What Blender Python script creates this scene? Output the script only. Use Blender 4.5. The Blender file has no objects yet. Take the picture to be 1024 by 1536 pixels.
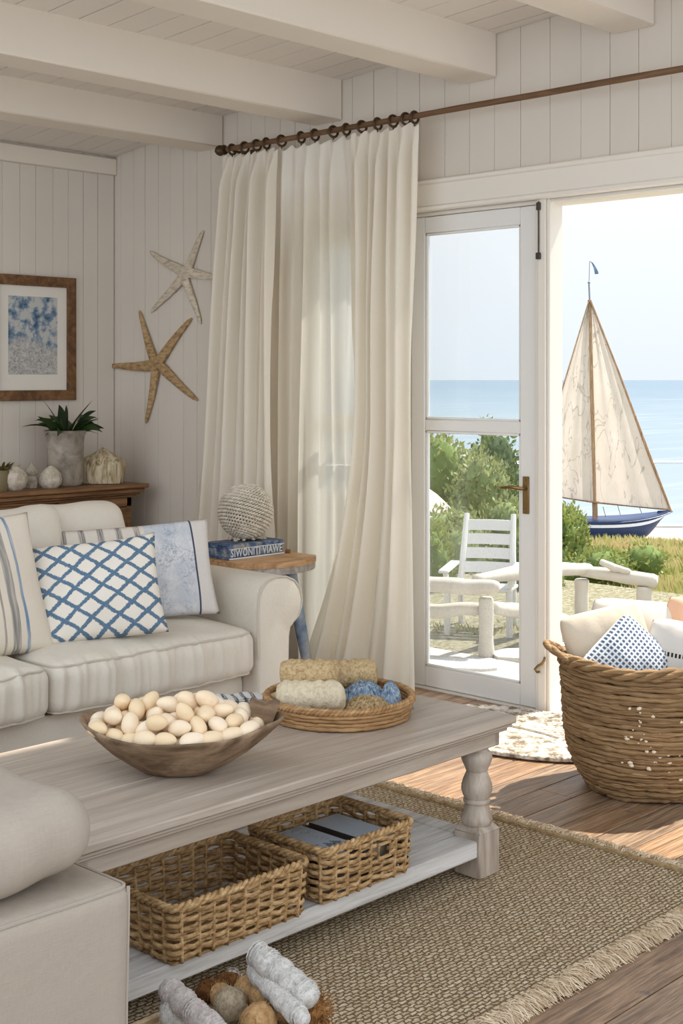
import bpy, bmesh, math, random
import numpy as np
from mathutils import Vector, Matrix, noise
PI = math.pi
rnd = random.Random(7)
C = bpy.context.scene.collection
F = 2023.0
CAM = Vector((0, 0, 1.5))
FW = Vector((.722, .692, 0)).normalized()
RT = Vector((FW.y, -FW.x, 0))
YAW = -math.atan2(FW.x, FW.y)

def W(px, py, x=None, y=None, z=None, d=None):
    """photo ray through (px,py) met with a world plane"""
    v = FW + RT * ((px - 512) / F) + Vector((0, 0, (568 - py) / F))
    if x is not None: k = x / v.x
    elif y is not None: k = y / v.y
    elif z is not None: k = (z - CAM.z) / v.z
    else: k = d
    return CAM + v * k
def SD(t, s, z=0):          # point at forward distance s and sideways ratio t
    p = FW * s + RT * (t * s); p.z = z; return p

def nz(p, s=1.0, o=0.0): return noise.noise(Vector((p[0] * s + o, p[1] * s + o * .7, p[2] * s - o)))

# ------------------------------------------------------------------ mesh builder
class MB:
    def __init__(s): s.v = []; s.f = []; s.m = []; s.t = []
    def add(s, vs, fs, mat=0, tone=.5, M=None):
        o = len(s.v)
        for p in vs:
            p = Vector(p); s.v.append(M @ p if M is not None else p)
        for f in fs:
            s.f.append([i + o for i in f]); s.m.append(mat); s.t.append(tone)
    def box(s, lo, hi, bev=0.004, mat=0, tone=.5, M=None):
        lo = Vector(lo); hi = Vector(hi); c = (lo + hi) / 2; h = (hi - lo) / 2
        b = min(bev, h.x * .49, h.y * .49, h.z * .49)
        vs = []; idx = {}
        for sx in (-1, 1):
            for sy in (-1, 1):
                for sz in (-1, 1):
                    for a in range(3):
                        q = [sx * (h.x - b), sy * (h.y - b), sz * (h.z - b)]
                        q[a] = (sx, sy, sz)[a] * h[a]
                        idx[sx, sy, sz, a] = len(vs); vs.append(c + Vector(q))
        fs = []
        for a in range(3):
            b1, b2 = (a + 1) % 3, (a + 2) % 3
            for sg in (-1, 1):
                f = []
                for (p, q) in ((-1, -1), (1, -1), (1, 1), (-1, 1)):
                    k = [0, 0, 0]; k[a] = sg; k[b1] = p; k[b2] = q; f.append(idx[k[0], k[1], k[2], a])
                fs.append(f)
        for a in range(3):
            b1, b2 = (a + 1) % 3, (a + 2) % 3
            for p in (-1, 1):
                for q in (-1, 1):
                    k0 = [0, 0, 0]; k0[b1] = p; k0[b2] = q; k1 = k0[:]; k0[a] = -1; k1[a] = 1
                    fs.append([idx[(*k0, b1)], idx[(*k1, b1)], idx[(*k1, b2)], idx[(*k0, b2)]])
        for sx in (-1, 1):
            for sy in (-1, 1):
                for sz in (-1, 1): fs.append([idx[sx, sy, sz, a] for a in range(3)])
        s.add(vs, fs, mat, tone, M)
    def tube(s, pts, r, n=8, mat=0, tone=.5, M=None, closed=False, flat=1.0, up=None, cap=True):
        pts = [Vector(p) for p in pts]; k = len(pts)
        rs = r if isinstance(r, (list, tuple)) else [r] * k
        vs = []; prev = None
        for i, p in enumerate(pts):
            if closed: t = pts[(i + 1) % k] - pts[i - 1]
            else: t = pts[min(i + 1, k - 1)] - pts[max(i - 1, 0)]
            if t.length < 1e-9: t = Vector((0, 0, 1))
            t.normalize()
            if up is not None: a = Vector(up)
            elif prev is not None: a = prev
            else: a = Vector((0, 0, 1)) if abs(t.z) < .9 else Vector((1, 0, 0))
            a = a - t * a.dot(t)
            if a.length < 1e-6: a = t.orthogonal()
            a.normalize(); prev = a; b = t.cross(a)
            for j in range(n):
                th = 2 * PI * j / n
                vs.append(p + a * (math.cos(th) * rs[i]) + b * (math.sin(th) * rs[i] * flat))
        fs = []
        for i in range(k if closed else k - 1):
            i2 = (i + 1) % k
            for j in range(n):
                j2 = (j + 1) % n
                fs.append([i * n + j, i * n + j2, i2 * n + j2, i2 * n + j])
        if not closed and cap:
            fs.append(list(range(n))[::-1]); fs.append([(k - 1) * n + j for j in range(n)])
        s.add(vs, fs, mat, tone, M)
    def lathe(s, prof, n=32, c=(0, 0, 0), mat=0, tone=.5, M=None, fn=None):
        vs = []; c = Vector(c)
        for (r, z) in prof:
            for j in range(n):
                th = 2 * PI * j / n; p = Vector((r * math.cos(th), r * math.sin(th), z))
                if fn: p = fn(p)
                vs.append(c + p)
        fs = []
        for i in range(len(prof) - 1):
            for j in range(n):
                j2 = (j + 1) % n; fs.append([i * n + j, i * n + j2, (i + 1) * n + j2, (i + 1) * n + j])
        if prof[0][0] > 1e-6: fs.append(list(range(n))[::-1])
        if prof[-1][0] > 1e-6: fs.append([(len(prof) - 1) * n + j for j in range(n)])
        s.add(vs, fs, mat, tone, M)
    def ball(s, c, r, nu=20, nv=12, fn=None, mat=0, tone=.5, M=None):
        c = Vector(c); r = (r, r, r) if not isinstance(r, (tuple, list)) else r
        vs = []; fs = []
        for i in range(nv + 1):
            ph = PI * i / nv
            if i in (0, nv):
                p = Vector((0, 0, math.cos(ph))); p = fn(p) if fn else p
                vs.append(c + Vector((p.x * r[0], p.y * r[1], p.z * r[2]))); continue
            for j in range(nu):
                th = 2 * PI * j / nu
                p = Vector((math.sin(ph) * math.cos(th), math.sin(ph) * math.sin(th), math.cos(ph)))
                if fn: p = fn(p)
                vs.append(c + Vector((p.x * r[0], p.y * r[1], p.z * r[2])))
        ix = lambda i, j: 0 if i == 0 else (1 + (nv - 1) * nu if i == nv else 1 + (i - 1) * nu + j % nu)
        for i in range(nv):
            for j in range(nu):
                a = [ix(i, j), ix(i + 1, j), ix(i + 1, j + 1), ix(i, j + 1)]
                f = []
                for q in a:
                    if q not in f: f.append(q)
                fs.append(f)
        s.add(vs, fs, mat, tone, M)
    def torus(s, c, R, r, axis='z', n=24, m=8, mat=0, tone=.5, M=None):
        c = Vector(c); pts = []
        for i in range(n):
            a = 2 * PI * i / n; u, w = R * math.cos(a), R * math.sin(a)
            pts.append(c + Vector({'z': (u, w, 0), 'x': (0, u, w), 'y': (u, 0, w)}[axis]))
        s.tube(pts, r, m, mat, tone, M, closed=True)
    def grid(s, fn, nu, nv, mat=0, tone=.5, M=None, closed_u=False):
        vs = [fn(i / nu, j / nv) for i in range(nu + (0 if closed_u else 1)) for j in range(nv + 1)]
        fs = []
        cnt = nu if closed_u else nu + 1
        for i in range(nu):
            i2 = (i + 1) % cnt
            for j in range(nv): fs.append([i * (nv + 1) + j, i2 * (nv + 1) + j, i2 * (nv + 1) + j + 1, i * (nv + 1) + j + 1])
        s.add(vs, fs, mat, tone, M)
    def prism(s, poly, axis, a0, a1, mat=0, tone=.5, M=None):
        """poly of 2-tuples extruded along an axis: 'y' -> (x,z); 'x' -> (y,z); 'z' -> (x,y)"""
        def P(q, a): return {'y': (q[0], a, q[1]), 'x': (a, q[0], q[1]), 'z': (q[0], q[1], a)}[axis]
        n = len(poly); vs = [P(q, a0) for q in poly] + [P(q, a1) for q in poly]
        fs = [list(range(n))[::-1], list(range(n, 2 * n))] + [[i, (i + 1) % n, n + (i + 1) % n, n + i] for i in range(n)]
        s.add(vs, fs, mat, tone, M)
    def build(s, name, mats, parent=None, origin=None, world=True, angle=40, normals=True):
        me = bpy.data.meshes.new(name)
        inv = None; loc = Vector((0, 0, 0))
        if parent is not None and world: inv = PM[parent.name].inverted()
        elif origin is not None: loc = Vector(origin); inv = Matrix.Translation(-loc)
        me.from_pydata([(inv @ p)[:] if inv is not None else p[:] for p in s.v], [], s.f)
        for mm in (mats if isinstance(mats, (list, tuple)) else [mats]): me.materials.append(mm)
        me.polygons.foreach_set('material_index', s.m)
        at = me.attributes.new('tone', 'FLOAT', 'FACE'); at.data.foreach_set('value', s.t)
        me.update()
        if normals:
            bm = bmesh.new(); bm.from_mesh(me); bmesh.ops.recalc_face_normals(bm, faces=bm.faces); bm.to_mesh(me); bm.free()
        me.polygons.foreach_set('use_smooth', [True] * len(me.polygons))
        me.set_sharp_from_angle(angle=math.radians(angle))
        o = bpy.data.objects.new(name, me); C.objects.link(o)
        if parent is not None: o.parent = parent
        else:
            o.location = loc; PM[o.name] = Matrix.Translation(loc)
        PM[o.name] = PM.get(o.name, (PM[parent.name] if parent is not None and not (parent.type == 'MESH' and False) else Matrix()))
        return o
PM = {}
def tag(o, label=None, cat=None, group=None, kind=None):
    if label: o['label'] = label
    if cat: o['category'] = cat
    if group: o['group'] = group
    if kind: o['kind'] = kind
    return o
def thing(name, label, cat, loc=(0, 0, 0), rotz=0, group=None, M=None):
    o = bpy.data.objects.new(name, None); C.objects.link(o); o.empty_display_size = .1
    if M is None: M = Matrix.Translation(Vector(loc)) @ Matrix.Rotation(rotz, 4, 'Z')
    o.location = M.to_translation(); o.rotation_euler = M.to_euler()
    PM[o.name] = M
    return tag(o, label, cat, group)
def struct(o): o['kind'] = 'structure'; return o
def dup(o, loc=None, parent=None, rot=None, scale=None, **kw):
    c = o.copy(); C.objects.link(c)
    if parent is not None: c.parent = parent
    if loc is not None: c.location = loc
    if rot is not None: c.rotation_euler = rot
    if scale is not None: c.scale = scale
    for ch in list(o.children): dup(ch, parent=c)
    if kw: tag(c, **kw)
    return c

# ------------------------------------------------------------------ materials
def nd(nt, t, ins=None, **pr):
    n = nt.nodes.new(t)
    for k, v in pr.items(): setattr(n, k, v)
    for k, v in (ins or {}).items():
        if isinstance(v, bpy.types.NodeSocket): nt.links.new(v, n.inputs[k])
        else: n.inputs[k].default_value = v
    return n
def col(c): return (c[0], c[1], c[2], 1)
def srgb(r, g, b):
    f = lambda u: (u / 255 / 12.92) if u <= 10 else ((u / 255 + .055) / 1.055) ** 2.4
    return (f(r), f(g), f(b))
class MT:
    def __init__(s, name, rough=.7, spec=.3):
        s.m = bpy.data.materials.new(name); s.m.use_nodes = True; s.nt = s.m.node_tree
        s.b = s.nt.nodes['Principled BSDF']; s.b.inputs['Roughness'].default_value = rough
        s.b.inputs['Specular IOR Level'].default_value = spec
        s.out = s.nt.nodes['Material Output']
        s.tc = nd(s.nt, 'ShaderNodeTexCoord'); s.obj = s.tc.outputs['Object']
    def map(s, scale=(1, 1, 1), rot=(0, 0, 0), loc=(0, 0, 0), vec=None):
        return nd(s.nt, 'ShaderNodeMapping', {'Vector': vec or s.obj, 'Scale': scale, 'Rotation': rot, 'Location': loc}).outputs[0]
    def noise(s, scale, detail=3, rough=.55, vec=None, dist=0):
        return nd(s.nt, 'ShaderNodeTexNoise', {'Vector': vec or s.obj, 'Scale': scale, 'Detail': detail, 'Roughness': rough, 'Distortion': dist}).outputs['Fac']
    def ramp(s, fac, stops, interp='LINEAR'):
        r = nd(s.nt, 'ShaderNodeValToRGB', {'Fac': fac}); e = r.color_ramp.elements; r.color_ramp.interpolation = interp
        while len(e) < len(stops): e.new(.5)
        for i, (p, c) in enumerate(stops): e[i].position = p; e[i].color = col(c) if not isinstance(c, (int, float)) else (c, c, c, 1)
        return r.outputs['Color']
    def mix(s, fac, a, b, blend='MIX'):
        n = nd(s.nt, 'ShaderNodeMix', data_type='RGBA', blend_type=blend)
        for k, v in ((0, fac), (6, a), (7, b)):
            if isinstance(v, bpy.types.NodeSocket): s.nt.links.new(v, n.inputs[k])
            else: n.inputs[k].default_value = v if k == 0 else col(v)
        return n.outputs[2]
    def math(s, op, a, b=0.0, c=0.0):
        n = nd(s.nt, 'ShaderNodeMath', operation=op)
        for k, v in enumerate((a, b, c)):
            if isinstance(v, bpy.types.NodeSocket): s.nt.links.new(v, n.inputs[k])
            else: n.inputs[k].default_value = v
        return n.outputs[0]
    def xyz(s, vec=None): return nd(s.nt, 'ShaderNodeSeparateXYZ', {0: vec or s.obj}).outputs
    def tone(s): return nd(s.nt, 'ShaderNodeAttribute', attribute_name='tone').outputs['Fac']
    def rand(s): return nd(s.nt, 'ShaderNodeObjectInfo').outputs['Random']
    def base(s, c):
        if isinstance(c, bpy.types.NodeSocket): s.nt.links.new(c, s.b.inputs['Base Color'])
        else: s.b.inputs['Base Color'].default_value = col(c)
        s.c = c; return s
    def bump(s, h, strength=.4, dist=.01):
        b = nd(s.nt, 'ShaderNodeBump', {'Height': h, 'Strength': strength, 'Distance': dist})
        if s.b.inputs['Normal'].is_linked: s.nt.links.new(s.b.inputs['Normal'].links[0].from_socket, b.inputs['Normal'])
        s.nt.links.new(b.outputs[0], s.b.inputs['Normal']); return s
def mul(c, k): return tuple(min(1, x * k) for x in c)

def paint(name, c, grime=.12, scale=3, rough=.55, bump=.08):
    m = MT(name, rough); n = m.noise(scale, 5); n2 = m.noise(60, 3)
    t = m.tone()
    b = m.mix(m.math('MULTIPLY', n, 1.0), mul(c, 1 - grime), c)
    b = m.mix(m.math('MULTIPLY', t, .16), b, mul(c, .6)); m.base(b); m.bump(n2, bump, .004); return m.m
def fabric(name, c, c2=None, weave=700, wr=.35, rough=.9, wscale=6):
    m = MT(name, rough, .15)
    w1 = m.noise(1, 2, vec=m.map((weave, weave * .08, weave * .08))); w2 = m.noise(1, 2, vec=m.map((weave * .08, weave * .08, weave)))
    w = m.math('ADD', w1, w2); big = m.noise(wscale, 4)
    b = m.mix(m.math('MULTIPLY', w, .5), c2 or mul(c, .8), c); b = m.mix(m.math('MULTIPLY', big, .3), b, mul(c, .8)); m.base(b)
    m.bump(big, wr * .4, .03); m.bump(w, .25, .002); return m.m
def wood(name, dark, mid, light, grain=(2, 30, 30), rough=.6, bump=.25, spec=.3, tonek=.5, st=(.3, .48, .66)):
    m = MT(name, rough, spec); v = m.map(grain); n = m.noise(1.0, 6, .6, v, 1.2); n2 = m.noise(3.5, 5, .65, v, .5)
    b = m.ramp(n, [(st[0], dark), (st[1], mid), (st[2], light)])
    b = m.mix(m.math('MULTIPLY', m.ramp(n2, [(.35, 1.0), (.55, 0.0)]), .4), b, dark)
    t = m.tone(); b = m.mix(m.math('MULTIPLY', t, tonek), b, mul(dark, .8)); m.base(b); m.bump(n2, bump, .004); return m.m
def straw(name, dark, mid, light, fib=(25, 25, 220), bump=.6, rough=.75):
    m = MT(name, rough, .25); n = m.noise(1, 4, .6, m.map(fib)); n2 = m.noise(14, 3); t = m.tone()
    b = m.ramp(n, [(.3, dark), (.5, mid), (.7, light)]); b = m.mix(m.math('MULTIPLY', n2, .35), b, mul(mid, .6))
    b = m.mix(m.math('MULTIPLY', t, .6), b, mul(dark, .9)); m.base(b); m.bump(n, bump, .006); return m.m
def plain(name, c, rough=.6, var=.15, scale=12, metal=0, bump=.1, spec=.3):
    m = MT(name, rough, spec); m.b.inputs['Metallic'].default_value = metal; n = m.noise(scale, 4)
    m.base(m.mix(n, mul(c, 1 - var), mul(c, 1 + var))); m.bump(n, bump, .005); return m.m
def cloth(name, c, trans=.5, holes=0.0, top=None):
    """thin woven cloth that lets light through"""
    m = MT(name, .9, .1); w = m.noise(1, 2, vec=m.map((500, 500, 40))); w2 = m.noise(1, 2, vec=m.map((40, 40, 500)))
    wv = m.math('ADD', w, w2); cc = m.mix(m.math('MULTIPLY', wv, .5), mul(c, .9), c)
    df = nd(m.nt, 'ShaderNodeBsdfDiffuse', {'Color': cc}); tr = nd(m.nt, 'ShaderNodeBsdfTranslucent', {'Color': cc})
    if top: trans = m.ramp(m.math('MULTIPLY', m.xyz(nd(m.nt, 'ShaderNodeNewGeometry').outputs['Position'])[2], .25), [(top[0] / 4, trans), (top[1] / 4, .3)])
    mx = nd(m.nt, 'ShaderNodeMixShader', {0: trans, 1: df.outputs[0], 2: tr.outputs[0]}); sh = mx.outputs[0]
    if holes:
        tp = nd(m.nt, 'ShaderNodeBsdfTransparent')
        if top: holes = m.math('MULTIPLY', m.ramp(m.math('MULTIPLY', m.xyz(nd(m.nt, 'ShaderNodeNewGeometry').outputs['Position'])[2], .25), [(top[0] / 4, 1.0), (top[1] / 4, .12)]), holes)   # made more opaque towards the heading, where the wall would show through
        sh = nd(m.nt, 'ShaderNodeMixShader', {0: holes, 1: sh, 2: tp.outputs[0]}).outputs[0]
    m.nt.links.new(sh, m.out.inputs[0]); return m.m

WALLC = srgb(218, 209, 197)
M_wall = paint('wall_paint', WALLC, .08, 2.5)
M_ceil = paint('ceiling_paint', srgb(226, 218, 208), .08, 2)
M_gap = plain('dark_gap', (.05, .045, .04), .9)
M_trim = paint('trim_paint', srgb(232, 225, 214), .06, 3, .4)
M_door = paint('door_paint', srgb(230, 228, 224), .05, 3, .4)
M_floor = None
def floor_mat():
    m = MT('floor_boards', .42, .45); v = m.map((1.6, 26, 26)); n = m.noise(1, 7, .62, v, 1.5); n2 = m.noise(4, 5, .6, v, .4); t = m.tone()
    a = m.ramp(n, [(.3, srgb(106, 78, 54)), (.48, srgb(158, 122, 90)), (.68, srgb(192, 158, 122))])
    g = m.ramp(n, [(.3, srgb(98, 80, 64)), (.5, srgb(146, 122, 98)), (.7, srgb(180, 154, 126))])
    b = m.mix(t, a, g)
    fg = m.noise(1, 4, .7, m.map((5, 130, 130)), .6); b = m.mix(m.ramp(fg, [(.36, .55), (.56, 0.0)]), b, srgb(84, 62, 46))
    b = m.mix(m.math('MULTIPLY', m.ramp(n2, [(.36, 1.0), (.5, 0.0)]), .45), b, srgb(70, 50, 36))
    st = m.ramp(m.noise(3.6, 6, .75), [(.62, 0.0), (.68, 1.0)]); b = m.mix(m.math('MULTIPLY', st, .8), b, srgb(72, 74, 80))
    m.base(b); m.bump(n2, .3, .004); return m.m
M_floor = floor_mat()
M_linen = fabric('sofa_linen', srgb(226, 219, 206), srgb(200, 191, 176), 600, .5, wscale=9)
M_linen2 = fabric('armchair_linen', srgb(176, 164, 150), srgb(150, 138, 124), 520, .45, wscale=7)
M_pipe = fabric('piping_cloth', srgb(206, 197, 182), None, 600, .1)
M_tablewood = wood('washed_oak', srgb(140, 125, 110), srgb(172, 158, 143), srgb(192, 179, 165), (.8, 14, 14), .45, .3, tonek=.16, st=(.2, .5, .8))
M_tableleg = wood('washed_oak_turned', srgb(140, 124, 108), srgb(176, 162, 147), srgb(196, 184, 170), (12, 12, 2), .5, .2, tonek=.2)
M_shelf = wood('shelf_paint', srgb(150, 144, 138), srgb(196, 192, 186), srgb(214, 210, 206), (1.4, 22, 22), .45, .2, tonek=.3)
M_cab = wood('cabinet_pine', srgb(82, 56, 34), srgb(128, 92, 60), srgb(158, 118, 80), (2, 26, 26), .5, .25, tonek=.4)
M_frame = wood('frame_wood', srgb(74, 50, 32), srgb(112, 80, 52), srgb(140, 104, 70), (14, 14, 14), .55, .25)
M_rod = wood('rod_wood', srgb(84, 60, 40), srgb(118, 88, 62), srgb(140, 108, 80), (20, 2, 20), .5, .2)
M_bronze = plain('dark_bronze', srgb(84, 66, 46), .45, .3, 40, .6)
M_brass = plain('aged_brass', srgb(138, 112, 70), .35, .25, 50, .85)
M_wick = straw('wicker_willow', srgb(112, 82, 48), srgb(182, 146, 100), srgb(216, 186, 142), (50, 50, 90), .5)
M_grass_rope = straw('seagrass_rope', srgb(92, 68, 44), srgb(156, 124, 86), srgb(192, 162, 122), (9, 9, 190), .8)
M_rush = straw('rush_coil', srgb(112, 78, 46), srgb(176, 136, 92), srgb(206, 172, 126), (10, 10, 170), .6)
M_cream_cloth = fabric('cream_cotton', srgb(212, 199, 180), srgb(190, 176, 156), 500, .4)
M_white_wood = paint('white_driftwood', srgb(204, 196, 184), .2, 9, .8, .3)

# ------------------------------------------------------------------ room shell
WX, LY = 5.0, 6.71           # door wall plane, picture wall plane
OP0, OP1, OZ = 1.9, 5.06, 2.307
def zc(y): return 2.966 + .065 * (5.69 - y) if y < 5.69 else 2.966 - .114 * (y - 5.69)

b = MB(); w = .145; y = -.3; k = 0
rr = random.Random(3)
while y < LY - .001:
    y1 = min(y + w, LY); x = -1.2 + rr.random() * -1.5
    while x < 5.12:
        L = 1.6 + rr.random() * 1.6; x1 = min(x + L, 5.12)
        b.box((max(x, -1.2) + .0008, y + .0022, -.03), (x1 - .0012, y1 - .0022, -rr.random() * .0015), .002, 0, min(1, max(0, rr.gauss(.45, .33))))
        x += L
        if x1 < -1.1: continue
    y = y1
b.box((-1.2, -.3, -.12), (5.12, LY, -.031), 0, 1)
fl = struct(b.build('floor', [M_floor, M_gap], angle=30))

def plank_wall(b, axis, at, a0, a1, z0, z1, wd, out, rr, phase=0.0):
    a = a0 - phase * wd
    while a < a1 - 1e-4:
        e = a + wd * rr.uniform(.93, 1.07)
        s, t = max(a, a0), min(e, a1)
        if t - s > .01:
            dz = rr.random() * .0015; tn = rr.random() * .4; g = rr.choice((.0005, .0008, .0014))
            if axis == 'y': b.box((at - .014 - dz, s + g, z0), (at, t - g, z1), .0016, 0, tn)
            else: b.box((s + g, at - .014 - dz, z0), (t - g, at, z1), .0016, 0, tn)
        a = e
rr = random.Random(11); b = MB()
plank_wall(b, 'y', WX, -.3, OP1 + .06, OZ + .1, 3.6, .152, -1, rr)
plank_wall(b, 'y', WX, OP1 + .06, LY, 0, 3.3, .118, -1, rr)
plank_wall(b, 'y', WX, -.3, OP0 - .06, 0, OZ + .1, .152, -1, rr)
b.box((WX, -.3, OZ), (WX + .14, LY + .14, 3.6), 0, 1); b.box((WX, OP1, -.12), (WX + .14, LY + .14, OZ), 0, 1); b.box((WX, -.3, -.12), (WX + .14, OP0, OZ), 0, 1)
struct(b.build('wall_right', [M_wall, M_gap]))
b = MB(); plank_wall(b, 'x', LY, -1.2, WX - .014, 0, 2.95, .112, -1, rr, .3)
b.box((-1.2, LY, -.12), (WX, LY + .14, 3.3), 0, 1)
struct(b.build('wall_left', [M_wall, M_gap]))
SLOT = (3.62, 3.94, 2.862, 2.922)   # narrow slot added in the unseen ceiling to cast a sun strip
b = MB(); x = 1.5
while x < WX - .02:
    e = min(x + .155, WX - .016); tn = rr.random() * .6; g = rr.choice((.0018, .003, .0045))
    for (ya, yb) in (((-.3, 5.69),) if x > SLOT[1] or e < SLOT[0] else ((-.3, SLOT[2]), (SLOT[3], 5.69))) + ((5.69, LY - .016),):
        vs = []
        for yy in (ya, yb):
            for xx in (x + g, e - g):
                vs.append((xx, yy, zc(yy))); vs.append((xx, yy, zc(yy) + .02))
        b.add(vs, [[0, 2, 6, 4], [1, 5, 7, 3], [0, 4, 5, 1], [2, 3, 7, 6], [0, 1, 3, 2], [4, 6, 7, 5]], 0, tn)
    x += .155
for (xa, xb, ya, yb) in ((1.5, SLOT[0], -.3, 5.69), (SLOT[1], WX, -.3, 5.69), (SLOT[0], SLOT[1], -.3, SLOT[2]), (SLOT[0], SLOT[1], SLOT[3], 5.69), (1.5, WX, 5.69, LY)):
    vs = []
    for yy in (ya, yb):
        for xx in (xa, xb): vs.append((xx, yy, zc(yy) + .021)); vs.append((xx, yy, zc(yy) + .12))
    b.add(vs, [[0, 2, 6, 4], [1, 5, 7, 3], [0, 4, 5, 1], [2, 3, 7, 6], [0, 1, 3, 2], [4, 6, 7, 5]], 1)
struct(b.build('ceiling', [M_ceil, M_gap]))
M_beam = paint('beam_paint', srgb(232, 222, 208), .1, 2.2, .5, .15)
for i, (y0, zb) in enumerate(((5.69, 2.79), (4.77, 2.818), (3.785, 2.885), (2.96, 2.976), (2.0, 3.03))):
    b = MB(); b.box((1.5, y0, zb), (WX - .016, y0 + .2, zc(y0) + .015), .008)
    struct(b.build('beam_%d' % (i + 1), M_beam))
b = MB(); b.box((-1.2, LY - .04, 2.735), (WX - .015, LY - .015, 2.84), .006)
struct(b.build('trim_1', M_beam))

# header casing, frame, threshold
b = MB(); b.box((WX - .04, OP0 - .1, OZ), (WX - .012, OP1 + .1, 2.445), .006); b.box((WX - .05, OP0 - .12, 2.43), (WX - .012, OP1 + .12, 2.456), .008)
b.box((WX - .052, OP0, OZ - .004), (WX - .012, OP1, OZ + .022), .006)
struct(b.build('trim_2', M_trim))
b = MB(); b.box((WX - .04, OP1, 0), (WX - .012, OP1 + .1, OZ), .006); b.box((WX - .04, OP0 - .1, 0), (WX - .012, OP0, OZ), .006)
struct(b.build('trim_3', M_trim))
b = MB()                                                    # the post beside the open leaf
b.box((WX - .02, 3.512, 0), (WX + .09, 3.556, OZ), .004); b.box((WX - .008, 3.556, 0), (WX + .09, 3.575, OZ), .003); b.box((WX - .012, 3.495, 0), (WX + .09, 3.512, OZ), .004)
b.box((WX + .01, 4.335, 0), (WX + .09, 4.37, OZ), .003); b.box((WX, OP1 - .02, 0), (WX + .14, OP1, OZ), .003)
b.box((WX, OP0, OZ - .02), (WX + .14, OP1, OZ), .003); b.box((WX, OP0, 0), (WX + .14, OP0 + .02, OZ), .003)
struct(b.build('trim_4', M_trim))
b = MB(); b.box((WX - .01, OP0, -.03), (WX + .22, OP1, .006), .004)
struct(b.build('trim_5', paint('threshold_paint', srgb(224, 218, 208), .2, 5)))

M_glass = MT('pane_glass', .02); 
def glass():
    m = M_glass; fr = nd(m.nt, 'ShaderNodeFresnel', {'IOR': 1.45}); tp = nd(m.nt, 'ShaderNodeBsdfTransparent', {'Color': (.97, .98, .98, 1)})
    gl = nd(m.nt, 'ShaderNodeBsdfGlossy', {'Roughness': .03})
    hz = nd(m.nt, 'ShaderNodeBsdfDiffuse', {'Color': (.9, .92, .95, 1)})
    pz = m.xyz(nd(m.nt, 'ShaderNodeNewGeometry').outputs['Position'])[2]
    sp = m.math('MULTIPLY', m.ramp(m.noise(70, 6, .8), [(.46, 0.04), (.72, .3)]), m.ramp(pz, [(.2, 1.0), (.95, 0.0)]))
    s1 = nd(m.nt, 'ShaderNodeMixShader', {0: sp, 1: tp.outputs[0], 2: hz.outputs[0]})
    sh = nd(m.nt, 'ShaderNodeMixShader', {0: m.math('MULTIPLY', fr.outputs[0], .8), 1: s1.outputs[0], 2: gl.outputs[0]})
    m.nt.links.new(sh.outputs[0], m.out.inputs[0]); return m.m
M_glass = glass()
def leaf(name, y0, y1, sl, sr, handle):
    """a glazed leaf in the wall plane: y0 < y1, sl/sr stile widths at y1/y0"""
    b = MB(); x0, x1 = WX + .012, WX + .056
    b.box((x0, y0, .008), (x1, y0 + sr, OZ - .022), .004); b.box((x0, y1 - sl, .008), (x1, y1, OZ - .022), .004)
    b.box((x0 + .002, y0 + sr, 2.205), (x1 - .002, y1 - sl, OZ - .022), .003); b.box((x0 + .002, y0 + sr, .008), (x1 - .002, y1 - sl, .105), .003)
    b.box((x0 + .003, y0 + sr, 1.248), (x1 - .003, y1 - sl, 1.303), .004)
    for z0, z1 in ((.105, 1.248), (1.303, 2.205)):          # glazing beads
        b.box((x0 + .006, y0 + sr, z0), (x0 + .02, y0 + sr + .012, z1), .003); b.box((x0 + .006, y1 - sl - .012, z0), (x0 + .02, y1 - sl, z1), .003)
        b.box((x0 + .006, y0 + sr, z1 - .012), (x0 + .02, y1 - sl, z1), .003); b.box((x0 + .006, y0 + sr, z0), (x0 + .02, y1 - sl, z0 + .012), .003)
    r = struct(b.build(name, M_door, origin=(x0, (y0 + y1) / 2, 0)))
    for z0, z1 in ((.105, 1.248), (1.303, 2.205)):
        g = MB(); g.box((x0 + .024, y0 + sr - .002, z0 - .002), (x0 + .029, y1 - sl + .002, z1 + .002), 0); g.build('pane', M_glass, r)
    if handle:
        h = MB(); hy = y0 + sr * .62
        h.box((x0 - .008, hy - .017, .885), (x0 + .001, hy + .017, 1.055), .004); h.ball((x0 - .009, hy, 1.04), .006, 8, 6); h.ball((x0 - .009, hy, .9), .006, 8, 6)
        h.build('handle_plate', M_brass, r)
        h = MB(); h.tube([(x0 - .005, hy, 1.002), (x0 - .035, hy, 1.002), (x0 - .042, hy + .012, 1.003), (x0 - .044, hy + .06, 1.006), (x0 - .04, hy + .115, 1.0)], [.008, .008, .009, .008, .006], 8)
        h.build('lever_handle', M_brass, r)
    return r
leaf('door_1', 3.58, 4.33, .085, .095, True)
leaf('window_1', 4.375, OP1 - .02, .08, .08, False)
b = MB(); hp = W(812, 997, x=WX - .03)
b.tube([(WX - .022, hp.y - .01, hp.z + .03), (WX - .04, hp.y - .022, hp.z + .026), (WX - .045, hp.y - .012, hp.z + .008), (WX - .042, hp.y + .012, hp.z - .006), (WX - .045, hp.y + .026, hp.z - .022), (WX - .04, hp.y + .018, hp.z - .034), (WX - .04, hp.y + .004, hp.z - .03)], .006, 8)
tag(b.build('door_hook', M_brass, origin=(WX - .022, hp.y, hp.z)), 'small curled brass hook low on the white door post', 'hook')
b = MB(); b.tube([(WX - .026, 3.545, 2.295), (WX - .026, 3.545, 2.06)], .0035, 6); b.box((WX - .034, 3.535, 2.255), (WX - .02, 3.555, 2.29), .003); b.box((WX - .036, 3.534, 2.035), (WX - .02, 3.556, 2.065), .003)
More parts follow.
